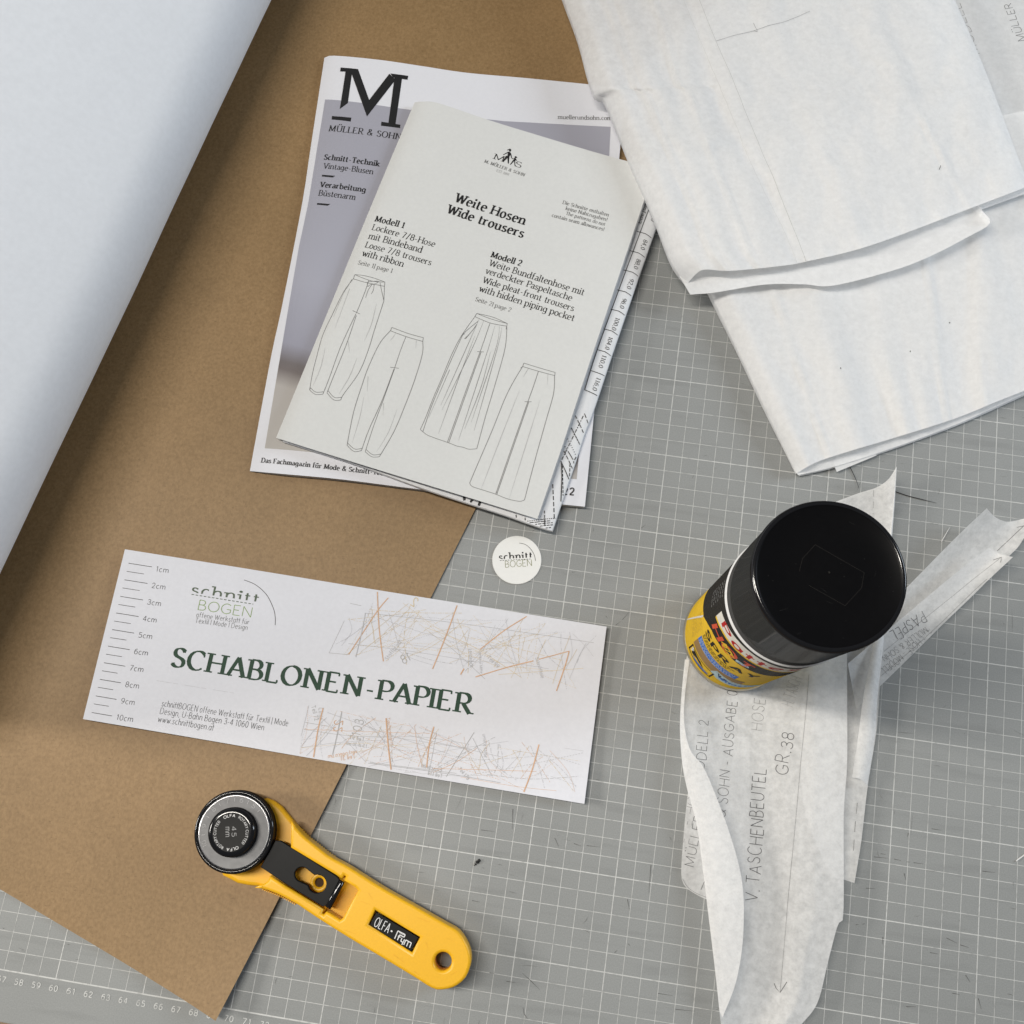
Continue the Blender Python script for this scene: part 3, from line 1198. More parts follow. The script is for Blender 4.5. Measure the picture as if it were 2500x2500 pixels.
# ================================================================== folded pattern sheet inside the booklet
mb = MB()
sb = zm(1250, 1000, .16567)
srx = [(1640, 445), (1603, 551), (1547, 711), (1493, 868), (1462, 962), (1442, 1020), (1426, 1061), (1399, 1144), (1369, 1232), (1348, 1296)]
rigP = P3([(x, y, .0115) for x, y in srx])
lefP = P3([(1080, 300, .0125), (900, 640, .0125), (690, 1076, .0105)])
topP = P3([(1080, 300, .0125), (1400, 385, .0125), (1640, 445, .0115)])
botP = P3([(690, 1076, .0105), (860, 1130, .0105), (1050, 1198, .0105), (1230, 1256, .0108), (1290, 1277, .0112), (1348, 1296, .0115)])


def shz(u, v):
    e = (1 - u)
    return -.0018 * math.exp(-e / .012)


coons(mb, topP, botP, lefP, rigP, 150, 60, 'sheet', shz)
srows = [mb.v[i * 150:(i + 1) * 150] for i in range(60)]
top_faces = len(mb.f)
S = Surf(mb.bvh(), .0115)
S.base = .00022
S.seg = .0007
# folded side: rounded edge running down and back under
rows = []
loop = list(srows[-1]) + [r[-1] for r in srows[::-1][1:]]
nb = len(srows[-1])
nrm = []
for i, p in enumerate(loop):
    a, b = loop[max(i - 1, 0)], loop[min(i + 1, len(loop) - 1)]
    t = (b - a)
    n = Vector((t.y, -t.x, 0)).normalized()
    nrm.append(n)
for o_, dzv in ((0, 0), (.0004, -.0009), (.0004, -.0022), (-.0004, -.0036), (-.0015, -.0046), (-.004, -.0052)):
    row = []
    for i, p in enumerate(loop):
        fr = 1.0
        row.append(p + nrm[i] * o_ + Vector((0, 0, dzv)))
    rows.append(row)
mb.grid(rows, 'sheet', True, flip=True)
# printing: size scale
line(mb, S, [mz2(1640, 790), mz2(1615, 850), mz2(1440, 1320), mz2(1265, 1805), mz4(1180, 695)], .45, 'ink', smooth=True)
cl = [((1530, 1008), (1638, 1050)), ((1485, 1138), (1592, 1180)), ((1442, 1268), (1547, 1307)), ((1398, 1402), (1502, 1440)), ((1355, 1532), (1457, 1570)), ((1310, 1665), (1410, 1705)), ((1265, 1805), (1364, 1845))]
for a, b in cl:
    line(mb, S, [mz2(*a), mz2((a[0] + b[0]) / 2 + 3, (a[1] + b[1]) / 2 - 6), mz2(*b)], .42, 'ink')
line(mb, S, [mz4(1220, 565), mz4(1313, 602)], .42, 'ink')
line(mb, S, [mz4(1180, 695), mz4(1272, 733)], .45, 'ink')
for s_, p in (('84,0', (1582, 1098)), ('88,0', (1536, 1228)), ('92,0', (1490, 1362)), ('96,0', (1442, 1493)), ('100,0', (1391, 1632)), ('104,0', (1345, 1762)), ('110,0', (1302, 1885))):
    hl = 33 if len(s_) == 4 else 42
    text(mb, S, s_, mz2(p[0] - 15 + .33 * hl, p[1] - 4 - .94 * hl), mz2(p[0] - 15 - .33 * hl, p[1] - 4 + .94 * hl), 'ink', 'serif', hpx=2.6, wmul=1.1)
text(mb, S, '116,0', mz4(1262, 612), mz4(1232, 694), 'ink', 'serif', hpx=2.6, wmul=1.1)
text(mb, S, 'Hüftumfang', mz2(1620, 720), mz2(1545, 950), 'ink2', 'bold', hpx=2.2)
text(mb, S, '80,0', mz2(1645, 870), mz2(1625, 935), 'ink', 'serif', hpx=2.6)
for pts, w, ds_ in ((((935, 90), (1055, 350)), .5, (2.2, 1)), (((1050, 95), (725, 760)), .5, (2.4, .8, .8, .8)), (((1068, 60), (1135, 220)), .5, (3, 1)),
                    (((875, 270), (925, 370), (1000, 520)), .55, (1.6, .3)), (((820, 430), (935, 665)), .5, (.5, 1)), (((765, 610), (890, 870)), .5, (2.6, .8)), (((825, 615), (900, 740)), .5, None),
                    (((780, 545), (815, 600)), .5, (.5, .8)), (((975, 640), (920, 745)), .5, None), (((910, 760), (912, 830)), .5, (1.4, .6)),
                    (((720, 760), (840, 1030)), .5, None), (((855, 800), (848, 1000)), .5, (2, .8)), (((730, 790), (735, 1000), (720, 1390)), .55, None), (((742, 830), (755, 1300)), .5, (1.8, .7)),
                    (((600, 1100), (625, 1630)), .55, (2.6, 1.1)), (((480, 1490), (482, 1700)), .5, (1.8, .8)),
                    (((225, 1645), (640, 1605)), .45, (.7, .6)), (((240, 1670), (560, 1640)), .5, (3.2, .5)), (((320, 1695), (600, 1668)), .5, (2, .6)), (((360, 1725), (615, 1700)), .5, (1.6, .5)), (((450, 1752), (605, 1738)), .5, (1.3, .6)),
                    (((60, 1550), (63, 1612)), .5, None), (((192, 1590), (195, 1655)), .5, None), (((485, 1600), (482, 1690)), .6, None), (((430, 1620), (470, 1612)), .4, (.7, .5))):
    line(mb, S, [sb(*p) for p in pts], w, 'ink', dash=ds_)
for q in ((735, 1105), (790, 1122), (845, 1138), (905, 1158), (960, 1178), (1080, 1212), (1130, 1228), (1185, 1242), (1200, 1250)):
    line(mb, S, [(q[0], q[1] - 2), (q[0] + 5, q[1] + 14)], .5, 'ink')
text(mb, S, '01', (1128, 1225), (1172, 1238), 'ink', 'serif')
tag(mb.build('folded_pattern_sheet'), 'folded printed sewing pattern sheet with size scale, sticking out from inside the trouser booklet', 'pattern sheet')

# ================================================================== trouser booklet
bk = empty('pattern_booklet', 'off-white sewing booklet with trouser drawings on its cover, lying on the magazine', 'booklet')


def bkz(u, v):
    return .0035 * (1 - math.exp(-u / .03)) + .0012 * math.sin(math.pi * u) * (.5 + .5 * v) + .0003 * nz(u, v, 3)


def bk_patch(mb, mat, off, dzv, inset):
    topP = P3([(1012, 250, .0125 + dzv), (1030, 248, .0125 + dzv), (1071, 252, .0125 + dzv), (1190, 292, .0125 + dzv), (1300, 326, .0128 + dzv), (1440, 368, .0135 + dzv), (1592 - inset, 411, .0145 + dzv)])
    botP = P3([(674, 1069, .0112 + dzv), (830, 1118, .0112 + dzv), (1050, 1186, .0118 + dzv), (1200, 1232, .0125 + dzv), (1312 - inset, 1267, .013 + dzv)])
    lefP = P3([(1012, 250, .0125 + dzv), (908, 498, .0118 + dzv), (790, 786, .0116 + dzv), (674, 1069, .0112 + dzv)])
    rigP = P3([(1592 - inset, 411, .0145 + dzv), (1576 - inset, 479, .0148 + dzv), (1435 - inset, 900, .0148 + dzv), (1372 - inset, 1092, .014 + dzv), (1312 - inset, 1267, .013 + dzv)])
    coons(mb, topP, botP, lefP, rigP, 60, 60, mat, bkz)


mb = MB()
bk_patch(mb, 'book', 0, 0, 0)
brow = [mb.v[i * 60:(i + 1) * 60] for i in range(60)]
S = Surf(mb.bvh(), .015)
lg = zm(1150, 300, .10352)
# emblem with two walking figures between the letters M and S
text(mb, S, 'M', lg(535, 850), lg(745, 915), 'ink', 'didone', hpx=4.0, wmul=1.1)
text(mb, S, 'S', lg(1040, 1030), lg(1165, 1060), 'ink', 'didone', hpx=4.0, wmul=1.0)
for poly in (((885, 625), (915, 607), (945, 625), (950, 655), (925, 685), (900, 670), (895, 645), (860, 650), (843, 640)),
             ((870, 685), (905, 680), (945, 720), (925, 760), (905, 800), (855, 790), (865, 730)),
             ((870, 685), (880, 705), (770, 760), (755, 748)), ((920, 700), (945, 725), (970, 830), (955, 838), (930, 770)),
             ((825, 775), (870, 790), (865, 825), (760, 925), (740, 915)), ((855, 785), (905, 800), (890, 965), (868, 960)),
             ((960, 825), (1005, 850), (1000, 862), (955, 840)),
             ((1030, 795), (1060, 785), (1085, 810), (1090, 838), (1065, 825), (1045, 840), (1028, 825)), ((1010, 828), (1050, 835), (1075, 870), (1035, 905), (1010, 880)),
             ((1050, 850), (1090, 890), (1080, 898), (1040, 870)), ((1000, 870), (1030, 890), (935, 990), (915, 985)), ((1018, 890), (1042, 895), (1045, 1020), (1028, 1022))):
    fill(mb, S, [lg(*p) for p in poly], 'ink', .01)
text(mb, S, 'M. MÜLLER & SOHN', lg(315, 935), lg(1245, 1262), 'ink2', 'didone', wmul=1.25)
text(mb, S, 'EST 1891', lg(600, 1150), lg(880, 1248), 'ink3', 'serif')
text(mb, S, 'Weite Hosen', mz2(305, 806), mz2(764, 962), 'ink', 'bold')
text(mb, S, 'Wide trousers', mz2(252, 882), mz2(757, 1050), 'ink', 'bold')
text(mb, S, 'Modell 1', ma(871, 1216), ma(1060, 1262), 'ink', 'bold')
for s_, a, b in (('Lockere 7/8-Hose', (852, 1273), (1268, 1388)), ('mit Bindeband', (828, 1333), (1178, 1427)), ('Loose 7/8 trousers', (806, 1391), (1243, 1512)), ('with ribbon', (784, 1448), (1054, 1522))):
    text(mb, S, s_, ma(*a), ma(*b), 'ink', 'serif')
text(mb, S, 'Seite 1| page 1', ma(755, 1506), ma(983, 1563), 'ink2', 'serif')
text(mb, S, 'Modell 2', mz2(549, 1181), mz2(747, 1241), 'ink', 'bold')
for s_, a, b in (('Weite Bundfaltenhose mit', (535, 1238), (1168, 1438)), ('verdeckter Paspeltasche', (511, 1290), (1086, 1475)), ('Wide pleat-front trousers', (492, 1352), (1100, 1545)), ('with hidden piping pocket', (468, 1410), (1102, 1612))):
    text(mb, S, s_, mz2(*a), mz2(*b), 'ink', 'serif')
text(mb, S, 'Seite 2| page 2', mz2(442, 1476), mz2(678, 1550), 'ink2', 'serif')
for s_, a, b in (('Die Schnitte enthalten', (1032, 822), (1337, 907)), ('keine Nahtzugaben!', (1052, 862), (1327, 938)), ('The patterns do not', (1052, 895), (1314, 970)), ('contain seam allowances!', (958, 908), (1306, 1004))):
    text(mb, S, s_, mz2(*a), mz2(*b), 'ink2', 'serif', wmul=1.15)
TR = .30


def tl(z, pts, w=TR, m='ink2', sm=True, tp=False):
    line(mb, S, [z(*p) for p in pts], w, m, smooth=sm, taper=tp)


# loose 7/8 trousers, front
for pts in (((735, 195), (800, 202), (870, 220), (938, 245)), ((735, 195), (790, 218), (860, 240), (938, 245)), ((725, 223), (780, 240), (830, 252), (935, 274)), ((735, 195), (725, 223)), ((938, 245), (935, 274), (931, 372)),
            ((725, 223), (660, 310), (590, 450), (520, 600), (480, 740), (450, 860), (430, 972)), ((430, 972), (470, 1002), (520, 1000)), ((436, 957), (472, 986), (526, 984)), ((430, 972), (436, 957)), ((520, 1000), (526, 984)),
            ((520, 1000), (560, 900), (640, 680), (742, 460)), ((548, 990), (600, 860), (680, 660), (745, 470)), ((548, 992), (592, 1038), (640, 1040)), ((554, 975), (598, 1022), (650, 1020)),
            ((640, 1040), (660, 1000), (760, 860), (820, 720), (870, 560), (925, 390), (931, 372)), ((830, 232), (800, 320), (745, 455)), ((720, 437), (770, 460)), ((715, 228), (690, 270), (662, 310)), ((905, 250), (915, 300), (931, 372))):
    tl(mz3, pts)
for pts in (((535, 690), (505, 820), (455, 940)), ((750, 755), (700, 880), (628, 1000)), ((715, 228), (660, 320), (590, 480)), ((880, 390), (850, 520), (800, 640)), ((690, 640), (700, 720)), ((700, 290), (600, 560))):
    tl(mz3, pts, .25, 'ink3', True, True)
for pts in (((820, 245), (850, 240), (895, 240), (870, 258), (840, 262), (822, 275), (820, 245)), ((855, 255), (825, 300), (808, 350)), ((865, 258), (860, 300), (845, 325))):
    tl(mz3, pts, .25)
# same, back
for pts in (((985, 550), (1090, 590), (1197, 620)), ((975, 573), (1085, 614), (1193, 645)), ((985, 550), (975, 573)), ((1197, 620), (1193, 645), (1190, 730), (1140, 900), (1080, 1060), (1000, 1250), (900, 1422)),
            ((975, 573), (905, 655), (830, 810), (780, 950), (730, 1110), (700, 1250), (683, 1345)), ((683, 1345), (730, 1387), (780, 1380)), ((687, 1330), (735, 1370), (786, 1364)), ((780, 1380), (830, 1240), (920, 1040), (1000, 828)),
            ((805, 1388), (860, 1220), (930, 1030), (1003, 828)), ((805, 1388), (850, 1422), (900, 1422)), ((811, 1373), (856, 1408), (908, 1404)), ((1080, 612), (1045, 700), (1003, 825)), ((972, 818), (1032, 826))):
    tl(mz3, pts)
for pts in (((1010, 590), (990, 620), (972, 640)), ((1150, 637), (1145, 690)), ((795, 1020), (770, 1150), (717, 1330)), ((1020, 1100), (960, 1260), (880, 1390)), ((825, 880), (818, 980)), ((930, 1060), (925, 1140))):
    tl(mz3, pts, .25, 'ink3', True, True)
# pleat-front trousers, front
for pts in (((452, 180), (550, 218), (658, 248)), ((452, 180), (560, 205), (658, 248)), ((440, 202), (545, 245), (655, 266)), ((452, 180), (440, 202)), ((658, 248), (655, 266), (655, 295), (640, 430), (570, 680), (510, 880), (453, 1092)),
            ((440, 202), (350, 330), (285, 455), (220, 610), (160, 750), (105, 890), (72, 962)), ((365, 310), (300, 450), (230, 610), (150, 800), (90, 975)), ((72, 962), (95, 982), (120, 1000), (150, 1012), (190, 1027), (255, 1049), (320, 1074), (360, 1082), (400, 1095), (453, 1092)),
            ((542, 245), (510, 340), (475, 440)), ((475, 440), (380, 700), (255, 1048)), ((482, 440), (385, 710), (264, 1050)), ((455, 437), (500, 440)), ((462, 232), (380, 300), (365, 325)), ((455, 250), (420, 300), (370, 352)), ((440, 275), (378, 350)),
            ((655, 266), (650, 288))):
    tl(mz4, pts)
for pts in (((470, 215), (380, 420), (210, 800)), ((500, 228), (420, 420), (218, 830)), ((575, 262), (520, 450), (330, 1035)), ((605, 268), (580, 420), (415, 915)), ((622, 272), (590, 420), (435, 970)), ((440, 330), (330, 620), (195, 990)), ((545, 440), (480, 680), (370, 960)), ((270, 560), (130, 880))):
    tl(mz4, pts, .27, 'ink2', True, True)
# same, back
for pts in (((770, 515), (870, 546), (981, 578)), ((762, 538), (868, 570), (977, 599)), ((770, 515), (762, 538)), ((981, 578), (977, 599), (970, 720), (920, 900), (850, 1150), (774, 1437)),
            ((762, 538), (700, 640), (640, 760), (560, 960), (470, 1170), (405, 1322)), ((405, 1322), (422, 1346), (500, 1372), (580, 1398), (660, 1430), (740, 1446), (774, 1437)),
            ((868, 570), (835, 670), (797, 775)), ((797, 775), (690, 1080), (580, 1398)), ((803, 778), (700, 1075), (588, 1398)), ((775, 775), (822, 776)), ((762, 538), (748, 548))):
    tl(mz4, pts)
for pts in (((740, 700), (610, 1030), (480, 1370)), ((880, 760), (780, 1080), (670, 1430)), ((805, 545), (780, 585), (765, 610)), ((932, 590), (928, 660))):
    tl(mz4, pts, .25, 'ink3', True, True)
mb.build('front_cover', bk)
mb = MB()
loop = [r[0] for r in brow] + list(brow[-1][1:])
for kk in range(3):
    pass
rows = []
for o_, dzv in ((0, -.0002), (.0004, -.0014), (.0010, -.0024)):
    rows.append([p + Vector((.7, .3, 0)) * o_ + Vector((0, 0, dzv)) for p in loop])
mb.grid(rows, 'book', True)
mb.build('spine_fold', bk)
mb = MB()
for kk, ins in ((1, 1), (2, -3)):
    bk_patch(mb, 'sheet', 0, -.0009 * kk, ins)
mb.build('inner_page', bk)

# ================================================================== label strip
la = zm(180, 1300, .36232)
lb = zm(700, 1300, .41408)
mb = MB()
ZL = .0042
topP = P3([(305, 1341, ZL), (600, 1388, ZL), (900, 1437, ZL), (1200, 1485, ZL), (1481, 1530, ZL)])
botP = P3([(202.5, 1755.5, ZL), (500, 1806, ZL), (800, 1858, ZL), (1100, 1908, ZL), (1426.7, 1962.5, ZL)])
lefP = P3([(305, 1341, ZL), (202.5, 1755.5, ZL)])
rigP = P3([(1481, 1530, ZL), (1456, 1730, ZL), (1426.7, 1962.5, ZL)])


def lz(u, v):
    return .0010 * math.sin(u * 6.5 + .6) * (.4 + .6 * v) + .0014 * abs(2 * v - 1) ** 3 - .0022 * max(0, u - .55) + .0005 * nz(u, v, 4)


coons(mb, topP, botP, lefP, rigP, 80, 30, 'label', lz)
rows_ = [mb.v[i * 80:(i + 1) * 80] for i in range(30)]
mb_edge = list(rows_[0]) + [r[-1] for r in rows_[1:]] + list(rows_[-1][::-1][1:]) + [r[0] for r in rows_[::-1][1:]]
S = Surf(mb.bvh(), ZL)
mb.grid([mb_edge, [p - Vector((0, 0, .0004)) for p in mb_edge]], 'label', False)
for i in range(10):
    t = i / 9
    a = (370 + (122 - 370) * t, 207 + (1213 - 207) * t)
    b = (527 + (258 - 527) * t, 232 + (1236 - 232) * t)
    line(mb, S, [la(*a), la(*b)], .34, 'ink')
    if i < 9:
        t = i / 8
        a = (357 + (136 - 357) * t, 262 + (1155 - 262) * t)
        b = (474 + (236 - 474) * t, 280 + (1171 - 280) * t)
        line(mb, S, [la(*a), la(*b)], .30, 'ink')
    t = i / 9
    p = (555 + (288 - 555) * t, 262 + (1262 - 262) * t)
    wd_ = 80 if i == 0 else (88 if i < 9 else 107)
    text(mb, S, '%dcm' % (i + 1), la(*p), la(p[0] + wd_, p[1] + wd_ * .13), 'ink', 'sans', hpx=3.1)
text(mb, S, 'schnitt', la(793, 417), la(1240, 482), 'moss', 'slab', clip=.20, hpx=6.3)
line(mb, S, [la(795, 417), la(1210, 483)], .45, 'moss', dash=(1.5, 1.0))
text(mb, S, 'BOGEN', la(838, 520), la(1193, 572), 'lime', 'light', hpx=5.9)
text(mb, S, 'offene Werkstatt für', la(826, 569), la(1180, 619), 'ink2', 'sans', hpx=2.9)
text(mb, S, 'Textil I Mode I Design', la(818, 607), la(1168, 657), 'ink2', 'sans', hpx=2.9)
line(mb, S, [la(*p) for p in ((1148, 320), (1225, 352), (1300, 420), (1345, 510), (1358, 570), (1358, 624))], .32, 'ink', smooth=True)
text(mb, S, 'SCHABLONEN-PAPIER', la(660, 902), lb(1075, 1069), 'green', 'title', hpx=11.2)
text(mb, S, 'schnittBOGEN offene Werkstatt für Textil | Mode', la(592, 1170), la(1440, 1305), 'ink', 'sans', wmul=.9, hpx=3.5)
text(mb, S, 'Design, U-Bahn Bogen 3-4 1060 Wien', la(580, 1221), la(1278, 1333), 'ink', 'sans', wmul=.9, hpx=3.5)
text(mb, S, 'www.schnittbogen.at', la(566, 1275), la(938, 1335), 'ink', 'sans', wmul=.9, hpx=3.5)
line(mb, S, [la(560, 998), la(770, 1032), la(1080, 1082)], .14, 'palegrey', dash=(9, 1, 3, 4))
# sewing pattern motif: two bands of lines
for pts, w, m in ((((535, 350), (545, 560), (570, 760)), .75, 'orange'), (((600, 385), (530, 470), (365, 720)), .7, 'orange'), (((1005, 430), (935, 620), (860, 805)), .8, 'orange'), (((1415, 495), (1280, 580), (1140, 690)), .7, 'orange'),
                  (((1045, 803), (1025, 838)), .9, 'orange'), (((1112, 852), (1300, 795), (1455, 757)), .7, 'orange'), (((1485, 748), (1665, 700)), .6, 'orange'), (((1665, 700), (1640, 790), (1590, 935)), .8, 'orange'),
                  (((215, 1036), (185, 1160), (158, 1325)), .8, 'orange'), (((586, 1095), (598, 1250), (615, 1398)), .9, 'orange'), (((868, 1145), (840, 1250), (825, 1385)), .8, 'orange'), (((1487, 1250), (1450, 1390), (1398, 1530)), .8, 'orange'),
                  (((465, 475), (440, 600), (408, 735)), .55, 'palegrey'), (((325, 1055), (300, 1180), (270, 1310)), .6, 'ink3'), (((460, 475), (800, 510), (1200, 560), (1810, 650)), .35, 'palegrey'), (((840, 590), (980, 690), (1170, 865)), .25, 'ink3'),
                  (((480, 1360), (900, 1415), (1260, 1475)), .5, 'palegrey'), (((490, 1355), (1000, 1420)), .3, 'ink3'), (((250, 710), (360, 720)), .3, 'ink3'), (((340, 520), (250, 710)), .25, 'ink3'), (((375, 418), (440, 432)), .3, 'ink3'), (((110, 1120), (250, 1143)), .3, 'ink3'),
                  (((130, 1020), (85, 1200)), .25, 'palegrey'), (((1640, 1272), (1750, 1288)), .2, 'palegrey'), (((640, 1210), (1000, 1265), (1270, 1325)), .25, 'palegrey'), (((1105, 1178), (940, 1440)), .4, 'ink3')):
    line(mb, S, [lb(*p) for p in pts], w * .8, m, smooth=len(pts) > 2)
rr = random.Random(11)


def inband(k, u, v):
    if k == 0:
        tl_, tr_, bl_, br_ = (440, 375), (1830, 575), (250, 712), (1780, 950)
    else:
        tl_, tr_, bl_, br_ = (125, 1020), (1750, 1290), (75, 1318), (1690, 1572)
    x = (tl_[0] * (1 - u) + tr_[0] * u) * (1 - v) + (bl_[0] * (1 - u) + br_[0] * u) * v
    y = (tl_[1] * (1 - u) + tr_[1] * u) * (1 - v) + (bl_[1] * (1 - u) + br_[1] * u) * v
    return lb(x, y)


for k in (0, 1):
    for n in range(88):
        u0 = rr.uniform(0.0, 1)
        if rr.random() < .55:
            u1 = min(1, max(0, u0 + rr.gauss(0, .10)))
            v0, v1 = rr.uniform(0, .35), rr.uniform(.65, 1)
        else:
            u1 = min(1, max(0, u0 + rr.choice((-1, 1)) * rr.uniform(.15, .5)))
            v0, v1 = rr.uniform(0, 1), rr.uniform(0, 1)
        um, vm_ = (u0 + u1) / 2 + rr.gauss(0, .012), (v0 + v1) / 2 + rr.gauss(0, .05)
        m = rr.choice(('palegrey', 'palegrey', 'ochre' if k == 0 else 'orange', 'ochre' if k == 0 else 'orange', 'ochre', 'ink3' if k else 'palegrey'))
        ds_ = rr.choice((None, None, (3, .8), (2.2, .6, .6, .6), (1, .7), (.5, .6)))
        line(mb, S, [inband(k, u0, v0), inband(k, um, min(1, max(0, vm_))), inband(k, u1, v1)], rr.uniform(.12, .23), m, smooth=True, dash=ds_, wob=rr.choice((0, 0, 0, .0005)))
text(mb, S, '103', lb(432, 1200), lb(455, 1110), 'ink3', 'sans', mirror=False)
text(mb, S, '22', lb(325, 1175), lb(332, 1110), 'orange', 'sans', mirror=True)
text(mb, S, '18', lb(690, 775), lb(735, 750), 'ink3', 'sans', mirror=True)
text(mb, S, '21', lb(705, 410), lb(750, 440), 'ochre', 'sans', mirror=True)
text(mb, S, 'Teil 97', lb(370, 1218), lb(455, 1232), 'ink3', 'sans', mirror=True, wmul=1.3)
text(mb, S, '1,5 m 30 cm', lb(352, 1252), lb(470, 1268), 'ink3', 'sans', mirror=True, wmul=1.3)
text(mb, S, 'verlängern um', lb(245, 1330), lb(415, 1300), 'orange', 'sans', mirror=True, wmul=1.3)
text(mb, S, 'Teil 31', lb(320, 1345), lb(405, 1330), 'orange', 'sans', mirror=True, wmul=1.3)
text(mb, S, 'Einschnitt', lb(790, 1385), lb(910, 1412), 'ink3', 'sans', mirror=True, wmul=1.3)
text(mb, S, 'Teil 119', lb(832, 1430), lb(915, 1446), 'ink3', 'sans', mirror=True, wmul=1.3)
text(mb, S, 'Teil 72', lb(145, 1025), lb(165, 1110), 'ink3', 'sans', wmul=1.3)
text(mb, S, 'Linie', lb(190, 1035), lb(185, 1105), 'ink3', 'sans', wmul=1.3)
text(mb, S, 'Tascheneingriff', lb(590, 1095), lb(612, 1255), 'orange', 'sans', wmul=1.3)
text(mb, S, 'untere Mitte', lb(1155, 1190), lb(1165, 1325), 'palegrey', 'sans', wmul=1.4)
text(mb, S, 'vordere Mitte', lb(1130, 700), lb(1140, 830), 'palegrey', 'sans', wmul=1.4)
text(mb, S, 'Umbruch', lb(1070, 690), lb(1080, 795), 'palegrey', 'sans', wmul=1.4)
text(mb, S, 'Teil 89', lb(1180, 740), lb(1240, 800), 'palegrey', 'sans', wmul=1.4)
text(mb, S, 'Schnittlinie', lb(1465, 740), lb(1500, 860), 'palegrey', 'sans', wmul=1.4)
text(mb, S, 'Stoffbruch', lb(595, 755), lb(680, 640), 'palegrey', 'sans', wmul=1.4)
text(mb, S, 'Teil 176', lb(1010, 1395), lb(1065, 1460), 'ink3', 'sans', wmul=1.3)
tag(mb.build('label_strip'), 'long white paper label with centimetre ticks and dark green SCHABLONEN-PAPIER title', 'label')

# ================================================================== round sticker
mb = MB()
cc = at(1261.8, 1367.4, .0003)
rad = (at(1321.8, 1371, .0003) - cc).length
lathe(mb, cc, [(rad, .00015), (rad, .0007), (rad - .0002, .0009)], 'sticker', 64, False, cap_top=True)
S = Surf(mb.bvh(), .0009)
lc = zm(1100, 1200, .31056)
text(mb, S, 'schnitt', lc(385, 545), lc(641, 531), 'ink', 'slab', clip=.22, hpx=4.6)
line(mb, S, [lc(388, 543), lc(636, 530)], .3, 'ink', dash=(1.0, .6))
text(mb, S, 'BOGEN', lc(432, 597), lc(639, 584), 'olive', 'light', hpx=3.9)
line(mb, S, [lc(*p) for p in ((540, 405), (590, 418), (632, 455), (658, 500), (668, 545))], .25, 'ink', smooth=True)
tag(mb.build('round_sticker'), 'small round white sticker with black and olive lettering on the grey mat', 'sticker')

# ================================================================== rotary cutter
rc = empty('rotary_cutter', 'yellow rotary cutter with steel blade disc and black slide, across kraft edge and mat', 'rotary cutter')
c3 = zm(420, 1870, .20704)
c4 = zm(700, 1980, .2588)
up = [(646.7, 1948.7), (664, 1955), (683, 1969), (703.6, 1994), (724, 2019)]
tooth = []
t0, t1 = Vector((726, 2022)), Vector((803, 2086))
NT = 15
ctrl = [Vector((726, 2022)), Vector((745, 2042)), Vector((770, 2062.5)), Vector((801, 2087))]
cl_ = resample([Vector((p.x, p.y, 0)) for p in ctrl], NT * 2 + 1)
nrm_ = Vector((.64, -.77))
for i, p in enumerate(cl_):
    o_ = .3
    tooth.append((p.x + nrm_.x * o_, p.y + nrm_.y * o_))
right = [(820, 2098), (855, 2117), (933, 2166), (1010.6, 2210), (1088, 2254), (1119, 2272), (1137, 2296), (1148, 2322), (1150, 2350), (1140, 2381), (1124, 2399), (1104, 2411), (1073, 2416), (1052, 2410), (1010.6, 2384), (933, 2337), (855, 2290.6), (785, 2246.6), (745, 2220)]
rt_ = resample([Vector((x, y, 0)) for x, y in right], 70)
right = [(q.x, q.y) for q in rt_]
low = []
cl2 = resample([Vector((730.6, 2209.5, 0)), Vector((689, 2187, 0)), Vector((658, 2174, 0)), Vector((640, 2169, 0))], NT * 2 + 1)
for i, p in enumerate(cl2):
    o_ = .2
    low.append((p.x - .35 * o_, p.y + .93 * o_))
low += [(627, 2166), (600, 2163), (575, 2158), (554.6, 2147), (539, 2139)]
head = [(520, 2090), (535, 2020), (590, 1965)]
mb = MB()
hole = circle2(at(1081.5, 2347.5, .011), .0046, 40)
outer = xy(up + tooth + right + low + head, .010)
prism(mb, outer, [hole], .0010, .0075, .0022, 'yellow', 3)
# upper shell: ends in the creases behind the head, with the slide channel and logo recess cut out
upper = [(712, 2000), (709, 2025), (709, 2071), (690, 2100), (664, 2141), (645, 2156), (622, 2166.5)]
shell = xy([(712, 2003), (724, 2019)] + tooth + right + low[:-5] + [(622, 2167), (645, 2157), (668, 2141), (660, 2120), (690, 2060), (711, 2069), (712, 2027)], .014)
chan = xy([(652, 2094), (684, 2042), (820, 2137), (852, 2157), (873, 2168), (875, 2174), (838, 2244), (829, 2246), (802, 2229), (790, 2219), (700, 2163)], .017)
# slot notches at the sides of the channel
chan = xy([(648, 2120), (690, 2056), (820, 2135), (836, 2146), (841, 2137), (845, 2139), (841, 2149), (868, 2166), (875, 2174), (838, 2241), (831, 2245), (798, 2224), (791, 2232), (787, 2229), (792, 2219), (700, 2163), (660, 2138)], .017)
shell = xy([(712, 2003), (724, 2019)] + tooth + right + low[:-5] + [(622, 2167), (645, 2157), (656, 2150), (660, 2138),
            (700, 2163), (792, 2219), (787, 2229), (791, 2232), (798, 2224), (831, 2245), (838, 2241), (875, 2174), (868, 2166), (841, 2149), (845, 2139), (841, 2137), (836, 2146), (820, 2135), (711, 2069), (712, 2027)], .0155)
logo = xy([(915.5, 2223), (1025, 2288.5), (1005.5, 2326), (899, 2257.5)], .0175)
hole2 = circle2(at(1081.5, 2347.5, .0172), .0046, 40)
prism(mb, shell, [hole2, logo], .0065, .0175, .0016, 'yellow', 3)
